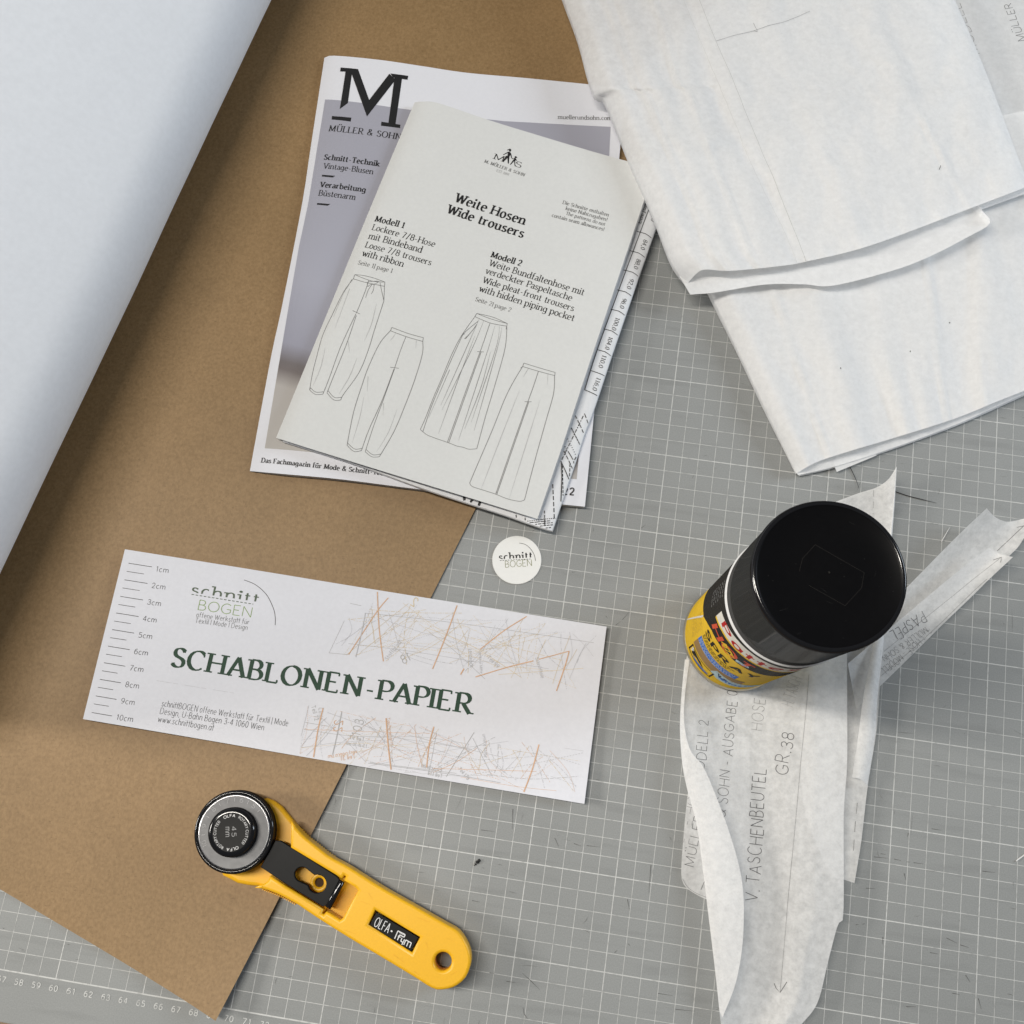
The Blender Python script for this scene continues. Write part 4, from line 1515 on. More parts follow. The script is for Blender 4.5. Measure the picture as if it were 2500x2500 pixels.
# grip ridges on both flanks
for c0_ in (resample([Vector((x, y, 0)) for x, y in ((733, 2027), (748, 2043), (771, 2061), (800, 2084), (812, 2092))], 17), resample([Vector((x, y, 0)) for x, y in ((645, 2170.5), (662, 2177), (690, 2188.5), (722, 2206))], 17)):
    for q in c0_:
        p = at(q.x, q.y, .011)
        lathe(mb, p, [(.00042, .0045), (.00045, .0125), (.0003, .0140)], 'yellow', 8, True, cap_top=True)
mbs = mb

S = Surf(mb.bvh(), .0175)
for pts in (((880, 2200), (905, 2209)), ((960, 2330), (990, 2352)), ((1040, 2300), (1046, 2318)), ((1090, 2290), (1110, 2299)), ((900, 2180), (912, 2200)), ((1010, 2370), (1024, 2381)), ((840, 2270), (870, 2280)), ((1100, 2380), (1118, 2370)), ((1020, 2240), (1050, 2252))):
    line(mbs, S, pts, .16, 'scuff', taper=True)
mb.build('handle', rc)
mb = MB()
pl = xy([(919, 2227.5), (1021, 2289), (1003.5, 2322.5), (903, 2258)], .0168)
prism(mb, pl, [], .0150, .0168, .0002, 'black', 1)
S = Surf(mb.bvh(), .0168)
text(mb, S, 'OLFA', c4(819, 1082), c4(951, 1151), 'whiteink', 'sans', hpx=4.9, wmul=1.6)
fill(mb, S, [c4(985, 1123), c4(1000, 1131), c4(994, 1144), c4(979, 1136)], 'whiteink')
for pts in (((1018, 1204), (1050, 1130)), ((1050, 1130), (1118, 1166)), ((1118, 1166), (1108, 1190)), ((1108, 1190), (1066, 1168)), ((1066, 1168), (1044, 1218)),
            ((1050, 1178), (1074, 1192)), ((1088, 1196), (1076, 1228)), ((1076, 1228), (1094, 1238)), ((1112, 1210), (1086, 1262)), ((1086, 1262), (1066, 1250)),
            ((1124, 1216), (1104, 1262)), ((1124, 1216), (1176, 1244)), ((1149, 1230), (1130, 1276)), ((1176, 1244), (1158, 1290))):
    line(mb, S, [c4(*p) for p in pts], .50, 'whiteink')
line(mb, S, [c4(1062, 1146), c4(1106, 1170)], .22, 'whiteink')
mb.build('logo_plate', rc)

# black slide arm with key-hole opening
mb = MB()
arm = xy([(672, 2052), (686, 2053), (822, 2139), (829, 2149), (797, 2211), (788, 2214), (700, 2160), (636, 2117)], .0165)
kh = []
cA, cB = Vector((774, 2158)), Vector((737, 2135))
ax_ = (cB - cA).normalized()
pr = Vector((-ax_.y, ax_.x))
rA, rB = 22.5, 18
loopk = []
for k in range(0, 25):
    an = math.radians(140 - 280 * k / 24)
    q = cA - ax_ * rA * math.cos(an) + pr * rA * math.sin(an)
    loopk.append((q.x, q.y))
for k in range(0, 13):
    an = math.radians(-90 + 180 * k / 12)
    q = cB + ax_ * rB * math.cos(an) + pr * rB * math.sin(an)
    loopk.append((q.x, q.y))
prism(mb, arm, [xy(loopk, .0165)], .0138, .0165, .0004, 'black', 2)
mb.build('slide_arm', rc)
mb = MB()
bar = xy([(829, 2149), (840, 2155), (806, 2220), (794, 2213)], .017)
prism(mb, bar, [], .0135, .0182, .0014, 'gloss', 4)
mb.build('slide_catch', rc)
mb = MB()
tc_ = at(779, 2155, .0101)
lathe(mb, tc_, [(.0050, .0072), (.0050, .0098), (.0047, .0101), (.0027, .0101), (.0025, .0078)], 'yellow', 40)
mb.build('screw_boss', rc)
mb = MB()
lathe(mb, tc_, [(.0024, .0073), (.0024, .0084)], 'holeshade', 24, True, cap_top=True)  # solid disc; its dark colour stands in for the shade down the hole
mb.build('screw_hole_shade', rc)

# head: guard ring, blade, hub
hc_ = at(570.5, 2031, .0195)
R0 = .0223
mb = MB()
prof = [(R0 - .0012, .0115), (R0, .0125), (R0, .0182), (R0 - .0004, .0192), (R0 - .0012, .0196), (R0 - .0020, .0193), (R0 - .0022, .0186)]
lathe(mb, hc_, prof, 'gloss')
mb.build('blade_guard', rc)
mb = MB()
lathe(mb, hc_, [(R0 - .0022, .0184), (R0 - .0025, .0191), (R0 - .0031, .0191)], 'chrome')
ids = lathe(mb, hc_, [(R0 - .0031, .0190), (.0165, .0189), (.010, .0188)], 'steel', cap_top=True)
S = Surf(mb.bvh(), .019)
for an, s_ in ((62, '5'), (88, '6'), (115, '7'), (144, '8'), (178, '9'), (210, '10')):
    a = math.radians(an)
    rp = .0160
    p = Vector((hc_.x + rp * math.cos(a), hc_.y + rp * math.sin(a)))
    tdir = Vector((math.sin(a), -math.cos(a)))
    hw_ = .0009 if len(s_) == 1 else .0016
    text(mb, S, s_, None, None, 'etch', 'light', hpx=2.3, plan=(p - tdir * hw_, p + tdir * hw_))
for an in (49, 75, 101, 130, 161, 194):
    a = math.radians(an)
    p, q = (Vector((hc_.x + r_ * math.cos(a), hc_.y + r_ * math.sin(a))) for r_ in (.0162, .0180))
    ribbon(mb, S, [p, q], [.0002, .0002], 'etch')
mb.build('blade', rc)
mb = MB()
hr = .0132
lathe(mb, hc_, [(hr, .0186), (hr, .0228), (hr - .0006, .0240), (hr - .0018, .0246), (hr - .0030, .0246)], 'gloss', 72)
lathe(mb, hc_, [(hr - .0030, .0246), (.004, .0245)], 'black', 72, cap_top=True)
S = Surf(mb.bvh(), .0246)


class Ring(Surf):
    """letters on a circle: x runs clockwise along the circle, y outwards"""

    def __init__(s, base, c, r):
        s.under, s.c, s.r, s.k = base, c, r, 0

    def drop(s, q, eps):
        a = math.pi / 2 - q[0] / s.r
        rr_ = s.r + q[1]
        return s.under.drop((s.c.x + rr_ * math.cos(a), s.c.y + rr_ * math.sin(a)), eps)


RG = Ring(S, hc_, .0082)
for an, s_, wm, half in ((108, 'OLFA', 1.9, .0030), (48, 'ROTARY', 1.3, .0036), (-8, 'CUTTER', 1.3, .0036), (-72, 'OLFA', 1.9, .0030), (-132, 'ROTARY', 1.3, .0036), (172, 'CUTTER', 1.3, .0036)):
    xc = math.radians(90 - an) * RG.r
    text(mb, RG, s_, None, None, 'whiteink', 'sans', hpx=1.45, plan=(Vector((xc - half, 0)), Vector((xc + half, 0))), wmul=wm)
cx_, cy_ = hc_.x, hc_.y
dd = Vector((.22, -.97))
text(mb, S, '45', None, None, 'ink3', 'sans', hpx=2.4, plan=(Vector((cx_ - .0002, cy_ + .0030)), Vector((cx_ - .0002, cy_ + .0030)) + dd * .0052), wmul=1.2)
text(mb, S, 'mm', None, None, 'ink3', 'sans', hpx=3.0, plan=(Vector((cx_ - .0036, cy_ + .0022)), Vector((cx_ - .0036, cy_ + .0022)) + dd * .0050), wmul=1.0)
mb.build('hub', rc)

# ================================================================== paper pieces below the can


def strip(mb, left, right, nu, nv, mat, dz=None):
    """left/right: 3D point lists running the same way"""
    coons(mb, [left[0], right[0]], [left[-1], right[-1]], left, right, nu, nv, mat, dz)


z3 = zm(1900, 1100, .31056)
z2 = zm(1600, 1700, .41408)
z1 = zm(1600, 1150, .36232)

# small piece at the lower left
mb = MB()
coons(mb, P3([(1700, 1790, .0012), (1830, 1800, .0012)]), P3([(1678, 2170, .0012), (1723, 2195, .0012), (1830, 2230, .0012)]),
      P3([(1700, 1790, .0012), (1679, 1940, .0014), (1669, 2040, .0018), (1663.5, 2139, .0018), (1678, 2170, .0014)]), P3([(1830, 1800, .0012), (1830, 2230, .0012)]), 14, 30, 'tissue2')
S = Surf(mb.bvh(), .0015)
text(mb, S, 'MÜLLER & SOHN', z2(226, 1008), z2(345, 380), 'pencil', 'hand', hpx=5.0, jit=.1)
text(mb, S, 'WEITE HOSE', z2(180, 940), z2(262, 520), 'pencil2', 'hand', hpx=5.0, jit=.1)
line(mb, S, [z2(268, 1140), z2(290, 1090)], .25, 'pencil')
line(mb, S, [z2(160, 1075), z2(190, 1125), z2(240, 1160), z2(300, 1185)], .25, 'pencil2', smooth=True)
tag(mb.build('pattern_piece'), 'small white pattern piece with rounded corner, half hidden under the left of TASCHENBEUTEL piece', 'pattern piece')

# back piece with tip above the can and folded right edge
mb = MB()
rp = [(2189, 1139, .016), (2184, 1220, .011), (2178, 1299, .008), (2158, 1547, .006), (2148, 1674, .006), (2140, 1783, .006), (2118, 1923, .005), (2103, 2052, .005), (2086, 2156, .006)]
lp = [(2040, 1225, .003), (2000, 1400, .002), (1960, 1700, .002), (1960, 1950, .002), (2010, 2100, .002), (2040, 2142, .003)]
coons(mb, P3([(2040, 1225, .003), (2096, 1204, .004), (2140, 1190, .006), (2169, 1170, .010), (2189, 1139, .016)]), P3([(2040, 2142, .003), (2068, 2150, .004), (2086, 2156, .006)]), P3(lp), P3(rp), 16, 60, 'tissue2')
S = Surf(mb.bvh(), .004)
line(mb, S, [z3(750, 310), z3(745, 500)], .25, 'pencil2', dash=(4, 3))
line(mb, S, [(2093, 1960), (2088, 2010), (2083, 2085)], .4, 'pencil2', dash=(6, 4))
line(mb, S, [(2110, 1580), (2108, 1660)], .25, 'pencil2')
text(mb, S, 'HOSE', (2118, 1575), (2112, 1655), 'pencil2', 'hand', hpx=4)
# folded-back edge
fi = [(2187, 1150, .0168), (2181, 1220, .0125), (2172, 1299, .0100), (2136, 1547, .0085), (2108, 1700, .0085), (2095, 1800, .0082), (2080, 1898, .0080)]
fo = [(2189.5, 1139, .0170), (2185, 1220, .0120), (2179, 1299, .0090), (2159, 1547, .0072), (2143, 1700, .0072), (2136, 1800, .0070), (2117, 1919, .0066)]
coons(mb, P3([fi[0], fo[0]]), P3([fi[-1], (2100, 1902, .0078), (2111, 1910, .0072), fo[-1]]), P3(fi), P3(fo), 8, 50, 'tissue2', lambda u, v: .0012 * math.sin(math.pi * u))
tag(mb.build('pattern_piece'), 'long white pattern piece with pointed tip above the black cap and folded right edge', 'pattern piece')

# two narrow strips to the right of the can
mb = MB()
lp = [(2409, 1241, .020), (2335, 1311, .014), (2213, 1435, .008), (2100, 1550, .004)]
rp = [(2535, 1285, .016), (2500, 1314, .012), (2462, 1359, .008), (2300, 1500, .004), (2160, 1640, .002)]
coons(mb, P3([(2409, 1241, .020), (2428, 1261, .014), (2450, 1272, .011), (2468, 1273, .010), (2500, 1266, .011), (2540, 1252, .016)]), P3([lp[-1], rp[-1]]), P3(lp), P3([(2540, 1252, .016)] + rp[1:]), 24, 50, 'tissue2',
      lambda u, v: -.003 * math.sin(math.pi * u) * v)
S = Surf(mb.bvh(), .008)
line(mb, S, [z3(1932, 590), z3(1720, 790)], .25, 'pencil')
line(mb, S, [z3(1875, 604), z3(1932, 592)], .25, 'pencil')
tag(mb.build('pattern_strip'), 'wider white paper strip with curled end, partly covered by the PASPEL strip', 'pattern strip')
mb = MB()
lp = [(2415.5, 1336.6, .0165), (2330, 1402, .0125), (2182.6, 1525.5, .0085), (2070, 1620, .0065)]
rp = [(2473, 1360, .0200), (2412, 1417, .0120), (2378, 1451, .009), (2300, 1526, .0065), (2241, 1585, .005), (2148, 1676, .004), (2090, 1730, .004)]
coons(mb, P3([lp[0], (2440, 1352, .0160), rp[0]]), P3([lp[-1], rp[-1]]), P3(lp), P3(rp), 20, 60, 'tissue2', lambda u, v: -.0015 * math.sin(math.pi * u))
S = Surf(mb.bvh(), .008)
line(mb, S, [z3(1755, 838), z3(1400, 1120), z3(1120, 1345), z3(830, 1580)], .25, 'pencil2')
line(mb, S, [z3(1690, 860), z3(1755, 838), z3(1748, 880)], .3, 'pencil')
line(mb, S, [z3(1640, 1010), z3(1290, 1345), z3(1080, 1540), z3(810, 1770)], .25, 'pencil2')
text(mb, S, 'PASPEL', z3(1128, 1262), z3(872, 1425), 'pencil', 'hand', hpx=6.4, jit=.12, wmul=1.1)
text(mb, S, 'MÜLLER & SOHN', z3(1150, 1384), z3(812, 1620), 'pencil', 'hand', hpx=3.6, jit=.15)
text(mb, S, 'WEITE HOSE - MODELL', z3(1228, 1378), z3(800, 1722), 'pencil', 'hand', hpx=3.8, jit=.15)
tag(mb.build('pattern_strip'), 'narrow white paper strip with PASPEL in pencil, leading right from the can', 'pattern strip')

# large pocket piece in front, its left side rolled over
mb = MB()
lp = [(1690, 1585, .0035), (1676, 1606, .0045), (1664, 1693, .006), (1660, 1780, .007), (1666, 1866, .008), (1679, 1932, .008), (1701, 2015, .008), (1718, 2139, .008), (1728, 2222, .008), (1745, 2362, .008), (1760, 2500, .008), (1770, 2570, .008)]
rp = [(2068, 1470, .006), (2068, 1600, .008), (2068, 1700, .010), (2068, 1866, .0115), (2060, 1990, .0115), (2059, 2228, .0100), (2045, 2259, .0095), (2022, 2346, .008), (1997, 2445, .007), (1960, 2497, .007), (1890, 2570, .006)]


def p1z(u, v):
    return -.0062 * math.sin(math.pi * min(1, u * 1.25)) * (1.0 if v > .1 else v / .1) + .0010 * math.exp(-((u - .62 - .1 * v) / .12) ** 2) + .0005 * nz(u, v, 5)


coons(mb, P3([lp[0], (1850, 1520, .0035), rp[0]]), P3([lp[-1], rp[-1]]), P3(lp), P3(rp), 44, 90, 'tissue2', p1z)
S = Surf(mb.bvh(), .006)
text(mb, S, 'V. TASCHENBEUTEL', z2(606, 1210), z2(656, 432), 'pencil', 'hand', hpx=7.0, jit=.16, wmul=1.1)
text(mb, S, 'GR.38', z2(776, 466), z2(816, 222), 'pencil', 'hand', hpx=6.8, jit=.16, wmul=.95)
text(mb, S, '& SOHN - AUSGABE 03', z2(418, 712), z1(560, 1440), 'pencil', 'hand', hpx=6.0, jit=.18, wmul=.9)
text(mb, S, 'MODELL 2', z2(288, 500), z2(312, 145), 'pencil', 'hand', hpx=5.8, jit=.16, wmul=.9)
text(mb, S, 'H. TASCH', z1(925, 1590), z1(985, 1400), 'pencil2', 'hand', hpx=6.4, jit=.12)
text(mb, S, 'HOSE', z1(715, 1750), z1(740, 1540), 'pencil2', 'hand', hpx=6.4, jit=.12)
line(mb, S, [z2(895, 0), z2(855, 400), z2(800, 1000), z2(735, 1745)], .22, 'pencil2')
line(mb, S, [z1(1035, 1370), z2(895, 0)], .22, 'pencil2')
line(mb, S, [z2(700, 1692), z2(712, 1722), z2(735, 1746), z2(775, 1684)], .3, 'pencil')
# rolled-over flap
fl = [(1672, 1610, .0060), (1664, 1693, .0078), (1660, 1780, .0092), (1666, 1866, .0102), (1679, 1932, .0102), (1701, 2015, .0102), (1718, 2139, .0102), (1728, 2222, .0102), (1745, 2362, .0100), (1757, 2470, .0095)]
fr = [(1683, 1612, .0064), (1672, 1700, .0100), (1671, 1770, .0125), (1686, 1832, .0140), (1720, 1878, .0150), (1766, 1990, .0155), (1799, 2093, .0155), (1813, 2164, .0155), (1816, 2238, .0155), (1811, 2321, .0150), (1795, 2404, .0135), (1764, 2484, .0100)]
coons(mb, P3([fl[0], fr[0]]), P3([fl[-1], fr[-1]]), P3(fl), P3(fr), 20, 90, 'tissue2', lambda u, v: .0016 * math.sin(math.pi * u ** .7) * math.sin(math.pi * min(1, v * 1.05)))
tag(mb.build('pattern_piece'), 'big white pattern piece marked V. TASCHENBEUTEL with rolled-over left edge, under the spray can', 'pattern piece')

# ================================================================== spray can
can = empty('spray_can', 'tall yellow and black spray glue can with black cap standing on pattern pieces', 'spray can')
KX, KY, KR = .95306, .24347, .0306
CY = Cyl(KX, KY, KR)
cn = zm(1650, 1400, .18116)
BZ = .0042
mb = MB()
lathe(mb, (KX, KY), [(KR - .002, BZ), (KR + .0006, BZ + .0004), (KR + .0009, BZ + .0018), (KR + .0004, BZ + .0032), (KR, BZ + .0036)], 'tin', 96)
mb.build('base_rim', can)
mb = MB()


def band(pts_or_z0, z1_, mat, eps, a0=0, a1=360):
    n = max(4, int((a1 - a0) / 3))
    rows = []
    for z in (pts_or_z0, z1_):
        rows.append([CY.drop((math.radians(a0 + (a1 - a0) * k / n) * KR, z), eps) for k in range(n + 1)])
    mb.grid(rows, mat, True)


band(BZ + .0034, .1405, 'canyellow', 0)
# black upper field with a stepped lower edge
bl = [(100, .040), (146, .053), (165, .066), (182, .0755), (186, .077), (193, .085), (203, .093), (214, .0955), (224, .0965), (240, .0965), (258, .0955), (275, .0935), (300, .086), (330, .074), (350, .066), (400, .055), (430, .045), (460, .040)]
zt = .1405
rows = [[], []]
for i in range(len(bl) - 1):
    n = max(1, int((bl[i + 1][0] - bl[i][0]) / 3))
    for k in range(n):
        t = k / n
        a = bl[i][0] + (bl[i + 1][0] - bl[i][0]) * t
        z = bl[i][1] + (bl[i + 1][1] - bl[i][1]) * t
        rows[0].append(CY.drop((math.radians(a) * KR, z), .00006))
        rows[1].append(CY.drop((math.radians(a) * KR, zt), .00006))
mb.grid(rows, 'canblack', True, closed=False)
wb = [(195, .1138), (210, .1180), (224, .1195), (238, .1205), (255, .1195), (275, .1165), (295, .112), (315, .106)]
wt = [(195, .1280), (209, .1315), (225, .1345), (238, .1355), (255, .1345), (275, .131), (295, .126), (315, .119)]


def wave(lo, hi, mat, eps):
    rows = []
    for l in (lo, hi):
        row = []
        for q in range(len(l) - 1):
            for k in range(8):
                t = k / 8
                row.append(CY.drop((math.radians(l[q][0] + (l[q + 1][0] - l[q][0]) * t) * KR, l[q][1] + (l[q + 1][1] - l[q][1]) * t), eps))
        rows.append(row)
    mb.grid(rows, mat, True)


wave([(a + .5, z - .0028) for a, z in wb], wb, 'canyellow', .0001)
wave(wb, wt, 'canwhite', .00011)
CY.k = 20
fill(mb, CY, [cn(375, 560), cn(365, 590), cn(150, 628), cn(152, 614)], 'canwhite', .004)
def ctext(s, a0, a1, z, h, mat, st, wm=1.0, sl=0):
    text(mb, CY, s, None, None, mat, st, hpx=h * 1000, plan=(Vector((math.radians(a0) * KR, z)), Vector((math.radians(a1) * KR, z))), wmul=wm, slant=sl)


def micro(a0, a1, z, h, mat):
    """small print too fine to read: rows of word-long dashes"""
    q = random.Random(int(z * 1e5))
    a = a0
    while a < a1:
        w_ = q.uniform(1.5, 5)
        ribbon(mb, CY, [Vector((math.radians(a) * KR, z)), Vector((math.radians(min(a + w_, a1)) * KR, z))], [h, h], mat)
        a += w_ + 1.0


ctext('Pattex', 206, 288, .1205, .0098, 'canred', 'heavy', 1.0)
ctext('HOT', 201, 252, .0975, .0130, 'canorange', 'heavy', 1.05, .1)


def blob(pts, mat):
    fill2(mb, CY, [Vector((math.radians(a) * KR, z / 1000)) for a, z in pts], mat, .004)


blob(((217, 104), (222, 110), (231, 107), (237, 101), (233, 96.5), (224, 98)), 'canyellow')
blob(((221, 103.5), (225, 107), (231, 104), (231, 99.5), (225, 99)), 'canblack')
blob(((238, 103), (251, 104), (252, 100), (239, 98)), 'cansky')
blob(((241, 101), (250, 102.5), (250, 101), (242, 99.5)), 'canblue')
ctext('SPRAY', 201.5, 268, .0765, .0098, 'canblack', 'heavy', 1.05)
for k in range(3):
    micro(202, 248 - 3 * k, .0730 - .0028 * k, .0011, 'canblack')
band(.0510, .0632, 'canblue', .0001, 201, 257)
for k in range(4):
    micro(203, 254, .0612 - .0029 * k, .0007, 'whiteink')
band(.0350, .0500, 'canbrown', .0001, 201, 268)
blob(((235, 33), (239, 45.5), (248, 42), (262, 37), (286, 35), (295, 28), (286, 22), (262, 21), (246, 25)), 'cansky')
blob(((242, 41), (250, 35), (262, 30), (280, 30), (290, 27), (270, 24), (255, 26), (246, 31)), 'canblue')
blob(((241, 43), (246, 39.5), (258, 32), (256, 30), (245, 34)), 'canblack')
for a, z in ((203, 31.5), (203, 15.5)):
    band(z / 1000 - .0006, z / 1000 + .0006, 'canblack', .00012, 203, 240)
for a in (203, 240):
    band(.0149, .0321, 'canblack', .00013, a - .9, a + .9)
blob(((205, 26), (210, 29.5), (222, 28), (229, 22), (217, 24), (209, 19)), 'canblack')
blob(((211, 19), (228, 21), (237, 20), (236, 17.3), (217, 16.6)), 'canblue')
blob(((204.5, 29), (207, 30.5), (209, 26), (206, 20)), 'canwhite')
for k in range(9):
    micro(178, 196, .070 - .0042 * k, .0005, 'canbrown')
for k in range(6):
    micro(168, 184, .132 - .006 * k, .0005, 'ink3')
mb.build('can_body', can)
mb = MB()
lathe(mb, (KX, KY), [(KR - .0005, .1400), (KR + .0004, .1404), (KR + .0006, .1410), (KR + .0003, .1416), (KR - .0006, .1428)], 'ring', 96)
mb.build('rim_ring', can)
CRr = .0309
mb = MB()
lathe(mb, (KX, KY), [(CRr - .0006, .1426), (CRr - .0003, .1436), (CRr - .0001, .1600), (CRr, .1955), (CRr + .0001, .1970)], 'capside', 128)
lathe(mb, (KX, KY), [(CRr + .0001, .1970), (CRr + .0003, .1985), (CRr - .0001, .1999), (CRr - .0010, .2006), (CRr - .0018, .2003)], 'gloss', 128)
lathe(mb, (KX, KY), [(CRr - .0018, .2003), (CRr - .0026, .1999), (.0150, .1999), (.0004, .1999)], 'captop', 128, cap_top=True)
S = Surf(mb.bvh(), .2)
c1 = zm(1900, 1100, .31056)
for pts in (((290, 740), (480, 850), (675, 960)), ((675, 960), (655, 1080)), ((655, 1080), (525, 1220)), ((525, 1220), (240, 1060)), ((290, 740), (190, 850)), ((190, 850), (165, 950))):
    line(mb, S, [c1(*p) for p in pts], .14, 'canblack')
fill(mb, S, [c1(390, 955), c1(400, 948), c1(410, 958), c1(400, 968)], 'canblack')
rq = random.Random(5)
for k in range(24):
    a_, r_ = rq.uniform(0, 6.28), .0275 * math.sqrt(rq.random())
    c_ = Vector((KX + r_ * math.cos(a_), KY + r_ * math.sin(a_)))
    if rq.random() < .75:
        q_ = rq.uniform(.00007, .00017)
        fill2(mb, S, [c_ + Vector((q_ * math.cos(t_), q_ * math.sin(t_))) for t_ in (0, 1.2, 2.6, 3.7, 5.1)], 'dust', 1)
    else:
        d_ = Vector((rq.uniform(-1, 1), rq.uniform(-1, 1))) * .0016
        ribbon(mb, S, [c_ - d_, c_ + d_ + Vector((rq.uniform(-.0006, .0006), 0))], [.00008, .00004], 'dust')
mb.build('cap', can)

# ================================================================== folded tissue bundles at top right
mb = MB()
Bup_left = [(1500, 222, .0125), (1560, 348, .0120), (1735, 714, .0105), (1860, 975, .0095), (1946, 1155, .008)]
Bbot = [(1946, 1155, .008), (1992, 1129, .0105), (2069, 1103, .0115), (2173, 1072, .0110), (2328, 1023, .0105), (2432, 981, .0105), (2500, 954, .011), (2600, 912, .011)]
tl_ = Bup_left[0]


def bz(u, v):
    r = .0026 * math.exp(-((u - .045) / .03) ** 2) + .0022 * math.exp(-((u - .30 + .07 * v) / .05) ** 2) + .0016 * math.exp(-((u - .45 + .05 * v) / .035) ** 2)
    r += .0028 * math.exp(-((u - .74 + .04 * v) / .05) ** 2) + .0012 * math.sin(u * 23 + v * 3) * math.sin(math.pi * u) + .0010 * nz(u, v, 6)
    r += .0016 * max(0, 1 - abs(u - .20 + .08 * v) / .010) + .0016 * max(0, 1 - abs(u - .60 + .05 * v) / .009) + .0026 * abs(nz(u * 1.6 - v * .3, v * .6, 7, 7)) + .0010 * abs(nz(u * 2, v * 1.1, 17, 2))
    return r - .0030 * math.exp(-u / .012)


brs = coons(mb, P3([tl_, (2000, -150, .013), (2750, -250, .013)]), P3(Bbot), P3(Bup_left), P3([(2750, -250, .013), (2680, 300, .013), (2600, 912, .011)]), 90, 60, 'tissue', bz)
S = Surf(mb.bvh(), .012)
zt_ = zm(2250, 0, .1294)
text(mb, S, 'MODELL', zt_(1105, 1010), zt_(720, 60), 'pencil2', 'hand', hpx=6.0, jit=.1)
text(mb, S, 'MÜLLER', zt_(1960, 760), zt_(1690, 60), 'pencil', 'hand', hpx=5.2, jit=.15)
for q in ((2318, 788), (2052, 899), (2222, 858)):
    fill(mb, S, [(q[0] + dx_, q[1] + dy_) for dx_, dy_ in ((-1.5, -1), (1, -2), (2, 1), (-.5, 2))], 'pencil')
# layers below, showing along the open edge
for k, (off, zz) in enumerate((((0, 0), .0052), ((7, 4), .0028))):
    lo = [(1948, 1160, zz), (2038, 1139, zz), (2173, 1096, zz), (2338, 1035, zz), (2500, 963, zz), (2600, 922, zz)]
    lo = [(x + off[0] * .4, y + off[1] * .6, z) for x, y, z in lo]
    coons(mb, P3([(1750, 745, zz), (2640, 500, zz)]), P3(lo), P3([(1750, 745, zz), lo[0]]), P3([(2640, 500, zz), lo[-1]]), 40, 20, 'tissue')
coons(mb, P3([(2020, 1100, .004), (2120, 1070, .004)]), P3([(2043, 1152, .004), (2140, 1112, .004)]), P3([(2020, 1100, .004), (2043, 1152, .004)]), P3([(2120, 1070, .004), (2140, 1112, .004)]), 6, 6, 'tissue')
# rounded fold along the left side
lf = [r[0] for r in brs]
rows = []
for a_ in range(0, 9):
    th = math.pi * a_ / 8
    rows.append([Vector((p.x - .0004 * math.sin(th), p.y - .0002 * math.sin(th), p.z - (p.z - .0027) * (1 - math.cos(th)) / 2)) for p in lf])
mb.grid(rows, 'tissue', True)
tag(mb.build('folded_tissue_pattern'), 'lower white tissue pattern bundle, its open edge lying on the grid above the can', 'tissue bundle')

mb = MB()
Al = [(1325, -150, .030), (1378, 0, .029), (1412, 93, .028), (1437, 186, .027), (1456, 234, .0265), (1477, 242, .0265), (1536, 385, .0265), (1598, 528, .026), (1642, 640, .025), (1680, 690, .022)]
Ab = [(1680, 690, .022), (1700, 668, .0255), (1722, 658, .0275), (1785, 661, .0285), (1909, 649, .0285), (1971, 638, .028), (2126, 599, .0275), (2368, 509, .026), (2515, 453, .025)]
Ar = [(2262, -150, .028), (2331, 0, .028), (2406, 174, .027), (2500, 422, .0255), (2515, 453, .025)]


def az(u, v):
    r = .0030 * math.exp(-((u - .05) / .035) ** 2) + .0022 * math.exp(-((u - .15) / .03) ** 2)
    r += .0020 * math.exp(-((u - .80 + .06 * v) / .045) ** 2) * (1 - v) + .0022 * math.exp(-((u - .52 + .02 * v) / .035) ** 2) * v * v
    r += .0020 * math.exp(-((u - .93) / .04) ** 2) * v + .0010 * nz(u * 1.4, v, 5, 3) + .0007 * nz(u, v, 14, 2)
    r += .0017 * max(0, 1 - abs(u - .105 - .01 * v) / .012) + .0015 * max(0, 1 - abs(u - .235 + .03 * v) / .010) * (v > .1)
    r += .0019 * max(0, 1 - abs(v - .62 + .25 * (u - .3)) / .03) * math.exp(-((u - .22) / .10) ** 2)
    r += .0016 * max(0, 1 - abs(u - .72 - .10 * v) / .012) * math.exp(-((v - .8) / .22) ** 2)
    r += .0030 * abs(nz(u * 1.6 + v * .4, v * .7, 6, 5)) * min(1, u / .1) + .0012 * abs(nz(u * 2 - v * .5, v * 1.1, 15, 8)) * min(1, u / .1)
    # soft dent beside the taped seam
    r -= .0022 * math.exp(-((u - .30 - .02 * math.sin(v * 9)) / .022) ** 2) * (v > .15) * (1 - abs(2 * v - 1.1) ** 2 * .6)
    return r - .0030 * math.exp(-u / .010) - .0020 * math.exp(-(1 - u) / .010)


ars = coons(mb, P3([Al[0], (1900, -150, .030), Ar[0]]), P3(Ab), P3(Al), P3(Ar), 110, 80, 'tissue', az)
S = Surf(mb.bvh(), .028)
S.base = .0003
za = zm(1350, 0, .62095)
# pasted seam
line(mb, S, [za(*p) for p in ((512, 0), (600, 210), (700, 450), (800, 690), (905, 900), (958, 1034))], .22, 'seam', wob=.0004)
S.base = .0004
line(mb, S, [za(*p) for p in ((575, 0), (640, 162), (745, 412), (850, 662), (945, 900), (994, 1028))], .24, 'seam2')
line(mb, S, [za(*p) for p in ((640, 163), (720, 138), (790, 122), (900, 90), (1010, 45))], .22, 'pencil2')
line(mb, S, [za(*p) for p in ((788, 92), (795, 108), (803, 125), (790, 122))], .25, 'pencil2', smooth=True)
line(mb, S, [za(1518, 668), za(1524, 652)], .4, 'pencil')
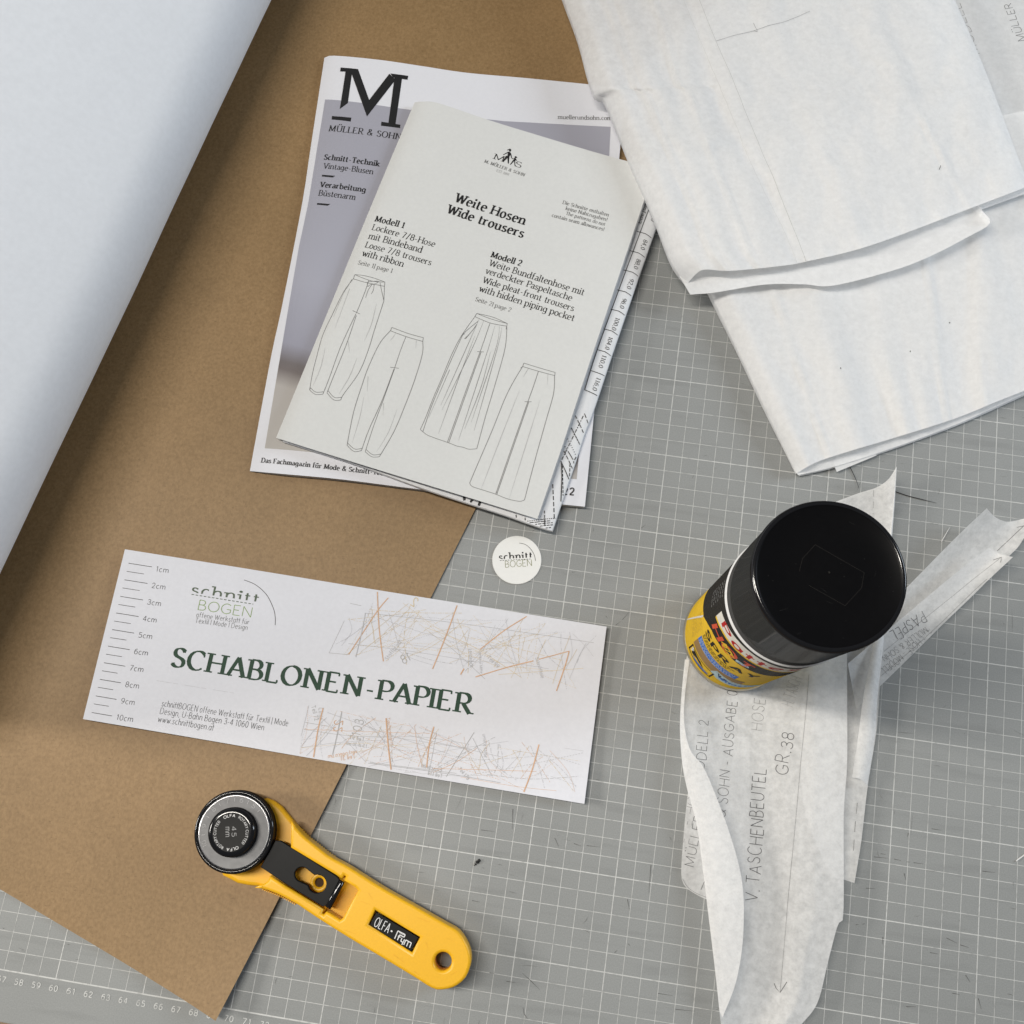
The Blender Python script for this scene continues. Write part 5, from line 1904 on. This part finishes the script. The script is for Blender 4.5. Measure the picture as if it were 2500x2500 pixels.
# lower leaf of the same bundle, its lip turned up
Ll = [(1560, 420, .021), (1600, 535, .021), (1642, 642, .0205), (1685, 719, .0195)]
Lb = [(1685, 719, .0195), (1747, 714, .0200), (1865, 695, .0205), (1960, 694, .0215), (2036, 697, .0235), (2188, 658, .0235), (2281, 621, .0235), (2360, 580, .0240), (2412, 551, .0255), (2416, 533, .0285)]


def lz2(u, v):
    return -.0050 * math.sin(math.pi * v) * .5 + .0012 * math.sin(u * 9) * v


coons(mb, P3([(1560, 420, .021), (1960, 330, .021), (2330, 240, .022)]), P3(Lb), P3(Ll), P3([(2330, 240, .022), (2365, 420, .022), (2390, 500, .0235), (2416, 533, .0285)]), 70, 30, 'tissue', lz2)
# third leaf at the right end
coons(mb, P3([(2360, 300, .0195), (2600, 250, .0195)]), P3([(2372, 520, .0195), (2500, 474, .0195), (2600, 435, .0195)]), P3([(2360, 300, .0195), (2372, 520, .0195)]), P3([(2600, 250, .0195), (2600, 435, .0195)]), 12, 12, 'tissue')
lf = [r[0] for r in ars]
rows = []
for a_ in range(0, 9):
    th = math.pi * a_ / 8
    rows.append([Vector((p.x - .0004 * math.sin(th), p.y - .0002 * math.sin(th), p.z - .0060 * (1 - math.cos(th)) / 2)) for p in lf])
mb.grid(rows, 'tissue', True)
tag(mb.build('folded_tissue_pattern'), 'upper white tissue pattern bundle with pasted seam, covering the right edge of the magazine', 'tissue bundle')

# ================================================================== small scraps
mb = MB()
rq = random.Random(3)
for (px, py), r_ in (((1170, 2101), .00085), ((1165, 2105), .0009), ((1161, 2110), .0006), ((1158, 2113), .0003), ((1168, 2106), .0006)):
    c = at(px, py, r_ * .7)
    rows = []
    for i_ in range(5):
        ph = math.pi * i_ / 4
        rows.append([(c.x + r_ * math.sin(ph) * math.cos(t_) * rq.uniform(.6, 1.35), c.y + r_ * math.sin(ph) * math.sin(t_) * rq.uniform(.6, 1.35), max(.0001, c.z + r_ * math.cos(ph) * rq.uniform(.6, 1.2))) for t_ in [2 * math.pi * k_ / 7 for k_ in range(7)]])
    mb.grid(rows, 'fibre', False, closed=True)
tag(mb.build('crumb'), 'tiny black crumb on the grey mat above the yellow handle', 'crumb')


def thread(pxs, r, mat, name, label, cat, z=.0005):
    mb = MB()
    pts = resample(P3([(x, y, z) for x, y in pxs]), 24)
    rows = []
    for i, p in enumerate(pts):
        d_ = (pts[min(i + 1, 23)] - pts[max(i - 1, 0)]).normalized()
        n_ = Vector((-d_.y, d_.x, 0))
        rr_ = r * (1 if i < 14 else max(.25, 1 - (i - 14) / 12))
        rows.append([p + n_ * (rr_ * math.cos(q * math.pi / 3)) + Vector((0, 0, rr_ * math.sin(q * math.pi / 3))) for q in range(6)])
    mb.grid(rows, mat, True, closed=True)
    tag(mb.build(name), label, cat)


thread([(2069, 1128), (2080, 1150), (2090, 1172), (2097, 1193)], .00022, 'fibre', 'fibre', 'short dark fibre on the mat between tissue bundle and pointed pattern tip', 'fibre')
thread([(2183, 1199), (2215, 1210), (2250, 1219), (2286, 1228)], .00026, 'fibre', 'fibre', 'longer dark fibre on the mat just right of the pointed pattern tip', 'fibre')
thread([(2299, 1322), (2308, 1306), (2319, 1287)], .00025, 'ring', 'fibre', 'thin white fibre on the mat between can cap and curled paper strips', 'fibre')
thread([(2481, 2102), (2500, 2088), (2530, 2066)], .00042, 'ring', 'thread', 'white thread end on the grey mat at the right border', 'thread')
